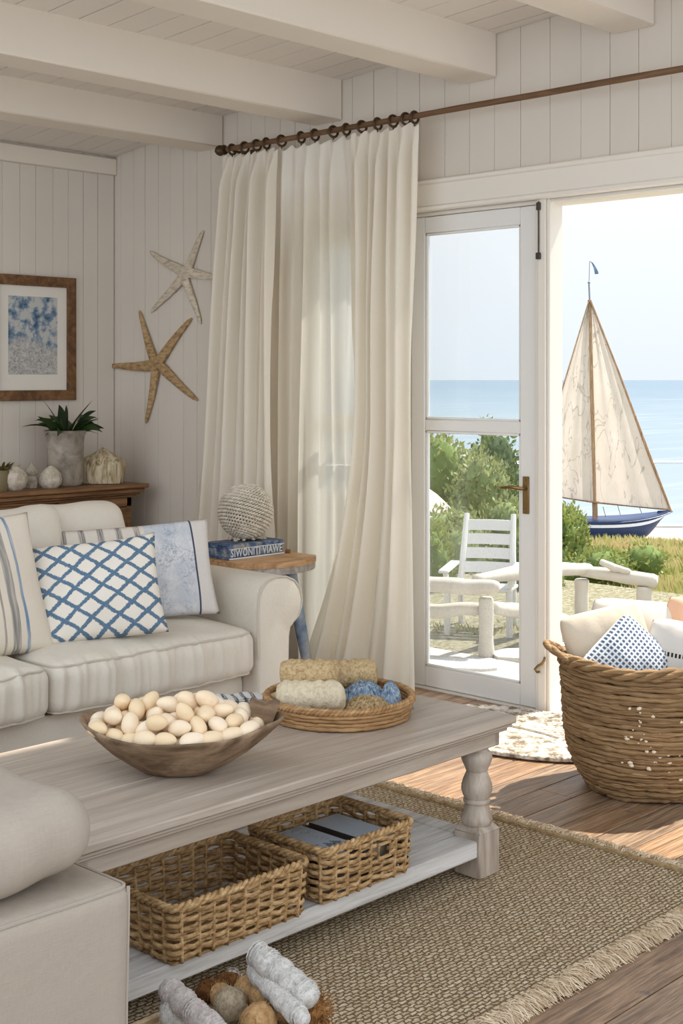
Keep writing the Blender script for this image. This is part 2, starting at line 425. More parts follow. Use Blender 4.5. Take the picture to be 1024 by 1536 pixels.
tag(b.build('door_bolt', plain('dark_iron', (.06, .055, .05), .5, .2, 30, .5), origin=(WX - .022, 3.545, 2.03)), 'thin dark bolt rod at the top of the white door post', 'bolt')

# ------------------------------------------------------------------ curtain rod, rings, curtains
RX, RZ = 4.845, 2.742
rod = thing('curtain_rod', 'long slim brown wooden curtain rod above the glazed doors', 'curtain rod', (RX, 5.535, RZ))
b = MB(); b.tube([(RX, 1.3 + i * .05, RZ + .0007 * math.sin(i * .4)) for i in range(int((5.52 - 1.3) / .05) + 1)], [.0145 + .0012 * nz((0, i * .3, 0)) for i in range(int((5.52 - 1.3) / .05) + 1)], 10); b.build('pole', M_rod, rod)
b = MB(); M = Matrix.Translation((RX, 5.515, RZ)) @ Matrix.Rotation(-PI / 2, 4, 'X')
b.lathe([(.016, 0), (.026, .004), (.028, .012), (.02, .018), (.017, .024), (.028, .034), (.03, .046), (.024, .06), (.012, .068), (.009, .08), (0, .086)], 16, M=M); b.build('finial', M_bronze, rod)
for yb in (5.45, 2.2):
    b = MB(); b.tube([(RX, yb, RZ - .016), (RX + .07, yb, RZ - .016), (WX - .012, yb, RZ - .03)], .008, 8); b.box((WX - .022, yb - .015, RZ - .08), (WX - .0135, yb + .015, RZ + .01), .003); b.build('bracket', M_bronze, rod)
b = MB(); b.torus((0, 0, -.006), .027, .0065, 'y', 20, 8); b.tube([(0, 0, -.035), (0, 0, -.046)], .004, 6)
ring = b.build('curtain_ring', M_bronze, world=False); ring.location = (RX, 5.46, RZ)
tag(ring, 'dark bronze ring on the curtain rod above the cream curtains', 'curtain ring', 'rings on the curtain rod')
for yy in (5.36, 5.265, 5.19, 5.075, 4.93, 4.83, 4.70, 4.61, 4.505, 4.40, 4.30, 4.22, 4.165): dup(ring, (RX, yy, RZ), rot=(0, 0, rnd.uniform(-.25, .25)))

M_curt = cloth('cream_curtain_cloth', srgb(246, 239, 225), .3)
M_sheer = cloth('sheer_curtain_cloth', srgb(254, 249, 238), .86, .27, (2.1, 2.5))
def curtain(name, label, mat, top, bot, pleats, amp, seed, xo, curve, nu=150, nv=60, z0=.012, z1=2.7):
    """top/bot = (y at left edge, y at right edge); curve(side, k) -> extra y shift at height share k (0 top, 1 hem)"""
    b = MB()
    def fn(u, v):
        k = v; z = z1 + (z0 - z1) * k
        sm = k ** .9
        ya = top[0] + (bot[0] - top[0]) * sm + curve(0, k); yb = top[1] + (bot[1] - top[1]) * sm + curve(1, k)
        uu = u + .018 * noise.noise(Vector((u * 9, k * 2.2, seed))) * min(1, k * 6)
        y = ya + (yb - ya) * uu
        ph = 2 * PI * pleats * (u + .05 * noise.noise(Vector((u * 4, seed, k * 1.5))) * min(1, k * 4))
        head = min(1, max(0, (k - .008) / .055))
        sharp = math.sin(ph); s2 = math.sin(ph * .53 + seed) * .6
        a_top = .012; a = a_top + (amp - a_top) * head ** .8
        pin = math.copysign(abs(sharp) ** .7, sharp)
        x = RX + xo + a * (pin * (.7 + .5 * noise.noise(Vector((u * 5, seed * 2, k)))) + s2 * head * .7) + .012 * noise.noise(Vector((u * 14, k * 3, seed)))
        band = math.exp(-((k - .045) / .012) ** 2)           # gathered heading
        x += -.006 * band * math.sin(ph * 3)
        zz = z + .012 * math.sin(ph) * (1 - min(1, k * 30)) + (.01 * noise.noise(Vector((u * 8, seed, 3))) if v == 0 else 0)
        return Vector((x, y, zz))
    b.grid(fn, nu, nv)
    o = b.build(name, mat, origin=(RX + xo, (bot[0] + bot[1]) / 2, 0), angle=180)
    return tag(o, label, 'curtain', 'cream curtains on the rod')
curtain('curtain', 'opaque cream curtain at the corner end of the rod, behind the side table', M_curt, (5.54, 5.1), (5.86, 5.15), 7, .042, 1.3, 0, lambda s, k: (-.03 * math.sin(k * PI) if s == 0 else .02 * math.sin(k * 5)))
curtain('curtain', 'sheer white middle curtain with bright window light showing through', M_sheer, (5.24, 4.42), (5.3, 4.4), 9, .03, 4.1, .03, lambda s, k: 0)
def sweep(s, k):
    if s == 0: return .0 if k < .5 else .36 * ((k - .5) / .5) ** 1.7
    return .03 * math.sin(k * PI)
curtain('curtain', 'opaque cream curtain beside the glazed door, its hem swept to one side', M_curt, (4.565, 4.128), (4.565, 4.14), 6, .038, 8.7, -.015, sweep, nu=140)

# ------------------------------------------------------------------ starfish
M_star1 = straw('driftwood_tan', srgb(120, 92, 60), srgb(182, 150, 108), srgb(206, 178, 136), (60, 20, 60), .5)
M_star2 = straw('driftwood_pale', srgb(168, 152, 130), srgb(214, 201, 180), srgb(230, 220, 202), (60, 20, 60), .5)
def star(label, c, tips, mat, wd):
    cx = W(c[0], c[1], x=WX - .03); b = MB()
    for (tx, ty) in tips:
        t = W(tx, ty, x=WX - .024); pts = []; rs = []
        side = (t - cx).cross(Vector((1, 0, 0))).normalized()
        for i in range(13):
            k = i / 12; p = cx.lerp(t, k) + side * (.008 * math.sin(k * PI * 1.2 + tx))
            p.x -= .012 * (1 - k); p.x = WX - .016 - wd * .55 * (1 - .5 * k); pts.append(p); rs.append(.55 * wd * (1 - .68 * k ** 1.3) * (1 + .08 * nz((i * .7, tx, ty))) if i < 12 else .55 * wd * .14)
        b.tube(pts, rs, 10, up=(1, 0, 0), tone=.3 * rnd.random(), flat=1.75)
    b.ball((WX - .016 - wd * .55, cx.y, cx.z), (wd * .55, wd * 1.1, wd * 1.1), 14, 8)
    return tag(b.build('starfish', mat, origin=cx), label, 'starfish', 'starfish on the plank wall')
star('pale whitish starfish decoration higher on the plank wall, near the curtain', (277, 411), [(306, 347), (328, 414), (300, 487), (227, 470), (225, 376)], M_star2, .034)
star('tan wooden starfish decoration lower on the plank wall above the cabinet end', (235, 546), [(208, 467), (288, 478), (297, 599), (220, 635), (164, 551)], M_star1, .037)

# ------------------------------------------------------------------ framed picture
fx0, fx1, fz0, fz1 = 4.10, 4.685, 1.373, 2.095; fy = LY - .0155
pic = thing('framed_picture', 'wood framed abstract print in blue and grey on the left plank wall', 'picture', ((fx0 + fx1) / 2, fy, fz0))
b = MB(); fwid = .06
def mitre(b, x0, x1, z0, z1, w, ya, yb):
    o = [(x0, z0), (x1, z0), (x1, z1), (x0, z1)]; n = [(x0 + w, z0 + w), (x1 - w, z0 + w), (x1 - w, z1 - w), (x0 + w, z1 - w)]
    for i in range(4):
        j = (i + 1) % 4; q = [o[i], o[j], n[j], n[i]]
        dy = [ya + .004, ya + .004, ya, ya]
        vs = [(q[a][0], dy[a], q[a][1]) for a in range(4)] + [(q[a][0], yb, q[a][1]) for a in range(4)]
        b.add(vs, [[0, 1, 2, 3], [7, 6, 5, 4], [0, 4, 5, 1], [1, 5, 6, 2], [2, 6, 7, 3], [3, 7, 4, 0]], 0, rnd.random() * .5)
mitre(b, fx0, fx1, fz0, fz1, fwid, fy - .032, fy)
b.build('frame', M_frame, pic, angle=20)
b = MB(); b.box((fx0 + .05, fy - .014, fz0 + .05), (fx1 - .05, fy - .004, fz1 - .05), 0); b.build('mat_board', plain('mat_paper', srgb(226, 220, 210), .8, .04), pic)
def art():
    m = MT('print_ink', .7); p = m.xyz(); n = m.noise(9, 6, .7, dist=.8); n2 = m.noise(38, 6, .8, dist=1.6); n3 = m.noise(16, 4, .6)
    g = m.ramp(n2, [(.35, srgb(120, 118, 118)), (.5, srgb(180, 178, 174)), (.62, srgb(206, 203, 196))])
    up = m.math('MULTIPLY_ADD', p[2], 2.6, -.35); mk = m.ramp(m.math('ADD', up, m.math('MULTIPLY', n, .9)), [(.82, 0.0), (.98, 1.0)])
    bl = m.ramp(n3, [(.34, srgb(58, 84, 112)), (.46, srgb(120, 140, 160)), (.56, srgb(190, 190, 186))])
    m.base(m.mix(mk, g, bl)); return m.m
b = MB(); b.box((4.23, fy - .0155, 1.524), (4.56, fy - .0135, 1.974), 0); a = b.build('print', art(), None, origin=(4.395, fy - .0145, 1.40)); 
a.parent = pic; a.location = Vector((4.395, fy - .0145, 1.40)) - pic.location

# ------------------------------------------------------------------ cabinet and what stands on it
CX0, CX1, CY0, CZ = 2.6, 4.86, 6.2, .895
cab = thing('cabinet', 'brown waxed pine cabinet with a moulded top behind the sofa', 'cabinet', ((CX0 + CX1) / 2, 6.45, 0))
b = MB(); prof = [(CY0, CZ), (CY0 - .004, CZ - .01), (CY0 - .002, CZ - .022), (CY0 + .012, CZ - .03), (CY0 + .02, CZ - .05), (CY0 + .045, CZ - .06), (CY0 + .05, CZ - .075)]
lay = [(-.004, -.024, 0), (.014, -.05, -.024), (.034, -.062, -.05), (.05, -.078, -.062)]
for (ins, zl, zh) in lay: b.box((CX0 + ins, CY0 + ins, CZ + zl), (CX1 - ins, LY - .02, CZ + zh), .006, 0, .2)
b.build('top', M_cab, cab)
b = MB(); x0, x1, y0 = CX0 + .07, CX1 - .08, CY0 + .07
b.box((x0, y0, .06), (x1, LY - .02, CZ - .078), .004, 0, .3)
b.box((x0 - .01, y0 - .012, 0), (x1 + .01, LY - .02, .08), .005, 0, .4)
nD = 4; wD = (x1 - x0) / nD
for i in range(nD + 1): xx = x0 + i * wD; b.box((max(x0, xx - .035), y0 - .012, .08), (min(x1, xx + .035), y0, CZ - .078), .003, 0, .2)
b.box((x0, y0 - .012, CZ - .13), (x1, y0, CZ - .078), .003, 0, .15); b.build('carcass', M_cab, cab)
for i in range(nD):
    xa, xb = x0 + i * wD + .037, x0 + (i + 1) * wD - .037
    b = MB(); b.box((xa, y0 - .016, .09), (xb, y0 - .001, CZ - .134), .004, 0, .3); b.box((xa + .05, y0 - .02, .15), (xb - .05, y0 - .012, CZ - .19), .008, 0, .5); dr = b.build('door', M_cab, cab)
    b = MB(); b.ball((xb - .025, y0 - .03, .5), .014, 10, 8); b.tube([(xb - .025, y0 - .014, .5), (xb - .025, y0 - .03, .5)], .006, 8); b.build('knob', M_bronze, dr)

def stone(name, c1, c2, scale=14, rough=.7, bump=.3):
    m = MT(name, rough); n = m.noise(scale, 6, .65, dist=.6); m.base(m.ramp(n, [(.35, c1), (.6, c2)])); m.bump(n, bump, .006); return m.m
M_vase = stone('mottled_glaze', srgb(118, 108, 96), srgb(166, 156, 142), 9, .25, .1)
p = W(98, 720, y=6.42); vz = CZ
vs_ = thing('vase', 'mottled grey glazed cylinder vase holding a green plant on the cabinet', 'vase', (p.x, p.y, vz))
b = MB(); b.lathe([(0, .001), (.088, .001), (.096, .008), (.1, .03), (.102, .15), (.104, .24), (.108, .28), (.118, .306), (.122, .312), (.118, .313), (.1, .28), (.094, .2), (.09, .02), (0, .015)], 40, (p.x, p.y, vz)); b.build('body', M_vase, vs_)
def leafmat(name, c1, c2, tr=.25):
    m = MT(name, .45, .4); n = m.noise(8, 3); t = m.tone(); cc = m.mix(t, c1, c2); cc = m.mix(m.math('MULTIPLY', n, .5), cc, mul(c1, .6)); m.base(cc)
    tl = nd(m.nt, 'ShaderNodeBsdfTranslucent', {'Color': cc}); mx = nd(m.nt, 'ShaderNodeMixShader', {0: tr, 1: m.b.outputs[0], 2: tl.outputs[0]}); m.nt.links.new(mx.outputs[0], m.out.inputs[0]); return m.m
M_plant = leafmat('dark_leaf', srgb(30, 48, 24), srgb(72, 96, 48))
pl = thing('potted_plant', 'dark green strap-leaved plant growing out of the mottled grey vase', 'plant', (p.x, p.y, vz + .27))
def blade(b, base, ang, length, rise, droop, wd, tone, seg=9):
    d = Vector((math.cos(ang), math.sin(ang), 0)); s = Vector((-d.y, d.x, 0)); vs = []; tw = (tone * 7.3 % 1 - .5) * 2.2; s = s * math.cos(tw) + Vector((0, 0, math.sin(tw)))
    for i in range(seg + 1):
        k = i / seg; c = Vector(base) + d * (length * k) + Vector((0, 0, rise * k - droop * k * k)); w = wd * math.sin(PI * (.12 + .88 * k) ** .8) * (1 if k < 1 else .02) + .0005
        n = Vector((0, 0, 1)); vs += [c - s * w + n * w * .35, c, c + s * w + n * w * .35]
    fs = []
    for i in range(seg): a = i * 3; fs += [[a, a + 1, a + 4, a + 3], [a + 1, a + 2, a + 5, a + 4]]
    b.add(vs, fs, 0, tone)
rr = random.Random(5); b = MB(); R_ang = math.atan2(RT.y, RT.x)
for i in range(30):
    a = R_ang + rr.uniform(0, 2 * PI); L = rr.uniform(.08, .19); blade(b, (p.x + .04 * math.cos(a), p.y + .04 * math.sin(a), vz + .28), a, L, rr.uniform(.12, .25), rr.uniform(.03, .14), rr.uniform(.02, .032), rr.random())
blade(b, (p.x, p.y, vz + .28), R_ang + .15, .15, .22, .02, .018, .1); blade(b, (p.x, p.y, vz + .28), R_ang, .19, .1, .09, .016, .2); blade(b, (p.x, p.y, vz + .28), R_ang + PI, .25, .17, .12, .014, .1); blade(b, (p.x, p.y, vz + .28), R_ang + PI - .2, .14, .24, .03, .02, .5)
b.build('foliage', M_plant, pl, normals=False)
b = MB(); b.lathe([(0, .002), (.086, .002), (.088, .02), (0, .024)], 20, (p.x, p.y, vz + .255)); b.build('soil', plain('soil', (.05, .035, .025), .95), pl)

M_ceram = stone('matte_ceramic', srgb(168, 156, 138), srgb(206, 196, 180), 30, .75, .25)
M_ceram2 = stone('grey_ceramic', srgb(138, 128, 114), srgb(178, 168, 154), 30, .7, .2)
q = W(22, 720, y=6.34)
b = MB(); b.lathe([(0, 0), (.038, 0), (.058, .018), (.07, .05), (.068, .082), (.048, .108), (.03, .116), (.028, .128), (.034, .134), (.026, .134), (.022, .116), (0, .11)], 28, (q.x, q.y, CZ + .001))
tag(b.build('bud_vase', M_ceram, origin=(q.x, q.y, CZ)), 'small round cream bud vase with a short neck on the cabinet', 'vase')
q = W(47, 720, y=6.40)
b = MB(); b.lathe([(0, 0), (.034, 0), (.038, .03), (.036, .058), (.03, .066), (.038, .078), (.04, .092), (.03, .11), (.015, .126), (.006, .14), (0, .146)], 24, (q.x, q.y, CZ + .001))
tag(b.build('finial_ornament', M_ceram2, origin=(q.x, q.y, CZ)), 'small grey acorn shaped ornament between two round vases on the cabinet', 'ornament')
q = W(75, 720, y=6.33)
b = MB(); b.lathe([(0, 0), (.04, 0), (.06, .02), (.064, .046), (.056, .078), (.034, .104), (.014, .118), (0, .124)], 26, (q.x, q.y, CZ + .001), fn=lambda v: v + Vector((.008 * v.z / .12, 0, 0)))
tag(b.build('bulb_ornament', M_ceram, origin=(q.x, q.y, CZ)), 'small pale bulb shaped ornament in front of the mottled vase', 'ornament')
q = W(1, 720, y=6.36); pot = thing('succulent_pot', 'small olive pot with a brownish succulent at the cabinet, beside the round bud vase', 'plant', (q.x, q.y, CZ))
b = MB(); b.lathe([(0, .001), (.04, .001), (.05, .03), (.052, .1), (.046, .112), (.04, .1), (0, .09)], 22, (q.x, q.y, CZ)); b.build('pot', plain('olive_glaze', srgb(120, 108, 78), .5), pot)
b = MB(); rr = random.Random(2)
for i in range(52):
    a = rr.uniform(0, 2 * PI); blade(b, (q.x + .02 * math.cos(a), q.y + .02 * math.sin(a), CZ + .1), a, rr.uniform(.02, .065), rr.uniform(.03, .08), .02, .01, rr.random(), 4)
b.build('foliage', leafmat('succulent_leaf', srgb(88, 78, 40), srgb(130, 112, 62)), pot, normals=False)
# carved pale stump
q = W(154, 722, y=6.40)
def stump_mat():
    m = MT('bleached_root', .8); n = m.noise(1, 6, .6, m.map((38, 38, 6)), 1.2); m.base(m.ramp(n, [(.32, srgb(112, 92, 62)), (.45, srgb(176, 158, 126)), (.6, srgb(210, 196, 168))])); m.bump(n, .8, .012); return m.m
b = MB()
def sf(v):
    r = math.hypot(v.x, v.y); k = 1 + .1 * nz(v, 2.2, 4); s = Vector((v.x, v.y, v.z))
    m = max(abs(v.x * .9), abs(v.y), 1e-5); f = r / m if m > 0 else 1; f = 1 + (f - 1) * .35
    z = v.z if v.z > -.35 else -.35 - (v.z + .35) * .02
    if v.z > 0: z = v.z ** .62 * .86 + .2 * max(0, 1 - r * 1.9) ** 1.3
    return Vector((v.x * f * k, v.y * f * k, z + .35))
b.ball((0, 0, 0), (.13, .1, .145), 36, 24, sf, M=Matrix.Translation((q.x, q.y, CZ + .003)) @ Matrix.Rotation(YAW, 4, 'Z'))
tag(b.build('driftwood_stump', stump_mat(), origin=(q.x, q.y, CZ)), 'squat bleached driftwood stump at the right end of the cabinet top', 'ornament')

# ------------------------------------------------------------------ soft furnishings
def soft(sx, sy, sz, r, n, fn=None):
    """rounded box centred on the origin, as verts and faces, with a deform"""
    nx, ny, nz_ = n; idx = {}; vs = []; fs = []; h = Vector((sx / 2, sy / 2, sz / 2))
    def vid(i, j, k):
        if (i, j, k) not in idx:
            p = Vector((h.x * (2 * i / nx - 1), h.y * (2 * j / ny - 1), h.z * (2 * k / nz_ - 1)))
            q = Vector([max(-(h[a] - r), min(h[a] - r, p[a])) for a in range(3)]); d = p - q
            if d.length > 1e-9: p = q + d.normalized() * r
            idx[i, j, k] = len(vs); vs.append(fn(p) if fn else p)
        return idx[i, j, k]
    for i in range(nx):
        for j in range(ny):
            for k in (0, nz_): fs.append([vid(i, j, k), vid(i + 1, j, k), vid(i + 1, j + 1, k), vid(i, j + 1, k)])
    for i in range(nx):
        for k in range(nz_):
            for j in (0, ny): fs.append([vid(i, j, k), vid(i + 1, j, k), vid(i + 1, j, k + 1), vid(i, j, k + 1)])
    for j in range(ny):
        for k in range(nz_):
            for i in (0, nx): fs.append([vid(i, j, k), vid(i, j + 1, k), vid(i, j + 1, k + 1), vid(i, j, k + 1)])
    return vs, fs
def seam(sx, sy, sz, r, fn, top=True):
    e = r * .707; hx, hy = sx / 2 - r + e, sy / 2 - r + e; z = (sz / 2 - r + e) * (1 if top else -1); pts = []
    rc = max(.01, r * .8)
    for (cx, cy, a0) in ((hx - rc, hy - rc, 0), (-hx + rc, hy - rc, PI / 2), (-hx + rc, -hy + rc, PI), (hx - rc, -hy + rc, 1.5 * PI)):
        for k in range(7): a = a0 + k * PI / 12; pts.append(Vector((cx + rc * math.cos(a), cy + rc * math.sin(a), z)))
    out = []
    for i in range(len(pts)):
        a, c = pts[i], pts[(i + 1) % len(pts)]; m = max(1, int((c - a).length / .04))
        for k in range(m): out.append(fn(a.lerp(c, k / m)) * 1.003)
    return out
sofa = thing('sofa', 'long cream linen slipcovered sofa with rolled arms and deep cushions', 'sofa', (2.75, 4.75, 0))
b = MB()
def skirtfn(p): return p + Vector((0, .006 * math.sin(p.x * 22) * (p.y < 0), 0))
vs, fs = soft(2.36, .86, .2, .02, (60, 10, 4), skirtfn); b.add(vs, fs, M=Matrix.Translation((2.72, 4.745, .135))); b.build('base', M_linen, sofa)
b = MB(); vs, fs = soft(2.4, .2, .66, .07, (30, 8, 12)); b.add(vs, fs, M=Matrix.Translation((2.72, 5.12, .47))); b.build('back_frame', M_linen, sofa)
arm_prof = [(0, .02), (0, .3), (-.004, .5), (.0, .565), (.018, .61), (.055, .638), (.105, .648), (.165, .643), (.215, .622), (.25, .585), (.262, .54), (.258, .5), (.238, .462), (.208, .44), (.185, .42), (.176, .38), (.172, .2), (.172, .02)]
for (xa, sg) in ((3.9, 1), (1.54, -1)):
    b = MB(); prof = [(xa + sg * u, z) for u, z in arm_prof]; n = len(prof)
    ys = [4.225, 4.229, 4.24, 4.26, 4.3] + [4.3 + (5.2 - 4.3) * k / 12 for k in range(1, 13)]; ins = [.018, .008, .003, 0, 0] + [0] * 12
    cxp = sum(q_[0] for q_ in prof) / n; czp = .42; vs = []
    for yy, d in zip(ys, ins):
        for (u, z) in prof:
            k = 1 - d / .16; bulge = .004 * nz((u * 4, yy * 5, z * 4), 1, 3)
            vs.append((cxp + (u - cxp) * k + bulge, yy + .006 * nz((u * 6, 0, z * 6)), max(.02, czp + (z - czp) * k)))
    fs = [list(range(n))]
    for i in range(len(ys) - 1):
        for j in range(n): j2 = (j + 1) % n; fs.append([i * n + j, i * n + j2, (i + 1) * n + j2, (i + 1) * n + j])
    fs.append([(len(ys) - 1) * n + j for j in range(n)][::-1])
    b.add(vs, fs); ar = b.build('arm', M_linen, sofa, angle=60)
    b = MB(); b.tube([(cxp + (u - cxp) * .985, 4.229, czp + (z - czp) * .985) for u, z in prof[1:-1]], .005, 6); b.build('piping', M_pipe, ar)
def seat_fn(c, sx, sy, sz):
    def fn(p):
        u, v = p.x / (sx / 2), p.y / (sy / 2); q = p.copy()
        cr = max(0, 1 - u ** 4) * max(0, 1 - v ** 2)
        q.z += (.045 if p.z > 0 else 0) * cr
        q.y -= .03 * max(0, 1 - u ** 2) * max(0, -v) * max(0, 1 - (p.z / sz) ** 2)
        wx = p.x + c[0]
        fr = max(0, -v) ** 6
        q.y += fr * .022 * noise.noise(Vector((wx * 17, p.z * 2.5, 1.7))) + fr * .013 * noise.noise(Vector((wx * 38, p.z * 4, 7.7)))
        q.z += (.008 * noise.noise(Vector((wx * 8 + p.y * 6, p.y * 2.5, 2))) + .01 * noise.noise(Vector((wx * 2.5, p.y * 4, 5)))) * (p.z > 0)
        return q
    return fn
for (xa, xb) in ((2.875, 3.895), (1.86, 2.87)):
    sx, sy, sz = xb - xa, .62, .2; c = ((xa + xb) / 2, 4.535, .335); fn = seat_fn(c, sx, sy, sz)
    b = MB(); vs, fs = soft(sx, sy, sz, .055, (150, 40, 14), fn); M = Matrix.Translation(c); b.add(vs, fs, M=M); cu = b.build('seat_cushion', M_linen, sofa, angle=180)
    b = MB(); b.tube(seam(sx, sy, sz, .055, fn), .0055, 6, closed=True, M=M); b.tube(seam(sx, sy, sz, .055, fn, False), .0055, 6, closed=True, M=M); b.build('piping', M_pipe, cu)
def back_fn(seed):
    def fn(p):
        q = p.copy(); u, v = p.x / .5, p.z / .26
        cr = max(0, 1 - u * u) * max(0, 1 - v * v); q.y += (-.06 if p.y < 0 else .03) * cr
        q.z += .02 * noise.noise(Vector((p.x * 5, p.y * 4, seed))) * (v > 0) + .018 * (abs(u) ** 3) * (1 if v > 0 else 0)
        q.y += .012 * noise.noise(Vector((p.x * 7, seed, p.z * 5))); return q
    return fn
for (c, sx, sz, yaw, lean, seed) in (((2.78, 4.83, .70), 1.06, .52, 0, 12, 1), ((3.43, 4.95, .685), .54, .53, -6, 14, 5)):
    b = MB(); vs, fs = soft(sx, .2, sz, .075, (40, 10, 24), back_fn(seed)); M = Matrix.Translation(c) @ Matrix.Rotation(math.radians(yaw), 4, 'Z') @ Matrix.Rotation(math.radians(-lean), 4, 'X'); b.add(vs, fs, M=M); b.build('back_cushion', M_linen, sofa, angle=180)

def pillow_mesh(b, w, h, t, M, pinch=.07, n=36, seed=0, wr=.006, power=.42):
    for sd in (-1, 1):
        def fn(u, v):
            U, V = 2 * u - 1, 2 * v - 1
            U = math.sin(U * PI / 2) if False else U
            x = w / 2 * U * (1 - pinch * (1 - V * V)); z = h / 2 * V * (1 - pinch * (1 - U * U))
            if pinch < .04: kc = 1 - .09 * (U * V) ** 4; x *= kc; z *= kc
            e = max(0, (1 - U * U) * (1 - V * V)); y = sd * t / 2 * e ** power
            k = min(1, e * 5)
            y += sd * k * wr * (noise.noise(Vector((x * 9, z * 9, seed + sd))) + .5 * noise.noise(Vector((x * 22, z * 8, seed + sd))))
            z += .006 * noise.noise(Vector((x * 4, 0, seed)))
            return Vector((x, y, z))
        b.grid(fn, n, n, M=M)
def pillow(name, label, mat, w, h, t, c, yaw, lean, roll=0, pinch=.07, seed=0, pipe=None, group=None, trim=None, power=.42, cat='pillow', wr=.006):
    M = Matrix.Translation(Vector(c)) @ Matrix.Rotation(math.radians(yaw), 4, 'Z') @ Matrix.Rotation(math.radians(-lean), 4, 'X') @ Matrix.Rotation(math.radians(roll), 4, 'Y')
    b = MB(); pillow_mesh(b, w, h, t, Matrix(), pinch, seed=seed, power=power, wr=wr)
    o = b.build(name, mat, world=False, angle=180); bm = bmesh.new(); bm.from_mesh(o.data); bmesh.ops.remove_doubles(bm, verts=bm.verts, dist=.0004); bmesh.ops.recalc_face_normals(bm, faces=bm.faces); bm.to_mesh(o.data); bm.free()
    o.location = M.to_translation(); o.rotation_euler = M.to_euler(); PM[o.name] = M; tag(o, label, cat, group)
    if pipe:
        b = MB(); pts = []
        for (a, c_) in (((-1, -1), (1, -1)), ((1, -1), (1, 1)), ((1, 1), (-1, 1)), ((-1, 1), (-1, -1))):
            for k in range(16):
                U = a[0] + (c_[0] - a[0]) * k / 16; V = a[1] + (c_[1] - a[1]) * k / 16
                pts.append((w / 2 * U * (1 - pinch * (1 - V * V)), 0, h / 2 * V * (1 - pinch * (1 - U * U))))
        b.tube(pts, .005, 6, closed=True); b.build('piping', pipe, o, world=False)
    return o
def lattice_mat():
    m = MT('lattice_print', .9, .15); wob = m.noise(14, 2); fine = m.noise(160, 2)
    p = m.xyz(); s = 1 / .092
    def line(sg):
        a = m.math('ADD', m.math('MULTIPLY', p[0], s * .86), m.math('MULTIPLY', p[2], sg * s * 1.12))
        a = m.math('ADD', a, m.math('MULTIPLY_ADD', wob, .22, -.11)); f = m.math('FRACT', m.math('ADD', a, 20.25))
        return m.math('ABSOLUTE', m.math('SUBTRACT', f, .5))
    d = m.math('MINIMUM', line(1), line(-1)); d = m.math('ADD', d, m.math('MULTIPLY_ADD', fine, .16, -.08))
    k = m.ramp(d, [(.095, 1.0), (.13, 0.0)]); wv = m.noise(700, 2)
    cr = m.mix(m.noise(5, 3), srgb(216, 208, 194), srgb(236, 230, 220)); bl = m.mix(fine, srgb(62, 90, 116), srgb(116, 142, 164))
    m.base(m.mix(k, cr, bl)); m.bump(k, .4, .004); m.bump(wv, .2, .002); return m.m
def stripes_mat(name, ground, groups, wob=.02):
    """groups: (centre, half width, colour) along local x in metres"""
    m = MT(name, .9, .15); p = m.xyz(); x = m.math('ADD', p[0], m.math('MULTIPLY_ADD', m.noise(6, 2), wob, -wob / 2)); c = m.mix(m.noise(300, 2), mul(ground, .86), ground)
    fl = m.noise(1, 3, vec=m.map((260, 20, 4)))
    for (cx, hw, cc) in groups:
        d = m.math('ABSOLUTE', m.math('SUBTRACT', x, cx)); k = m.ramp(m.math('DIVIDE', d, hw * 2), [(.42, 1.0), (.56, 0.0)])
        k = m.math('MULTIPLY', k, m.ramp(fl, [(.35, .35), (.6, 1.0)])); c = m.mix(k, c, cc)
    m.base(c); m.bump(m.noise(500, 2), .25, .002); m.bump(m.noise(7, 3), .3, .02); return m.m
BL = srgb(98, 130, 164)
M_stripe = stripes_mat('blue_stripe_linen', srgb(224, 214, 198), [(-.19, .012, srgb(140, 140, 140)), (-.14, .022, BL), (-.03, .014, srgb(120, 132, 146)), (0.0, .02, BL), (.1, .005, srgb(150, 140, 126)), (.15, .018, srgb(128, 126, 124)), (.2, .007, BL)])
pillow('throw_pillow', 'large cream pillow with vertical blue stripes at the sofa left', M_stripe, .66, .56, .19, (2.70, 4.57, .69), -6, 20, -3, .05, 3)
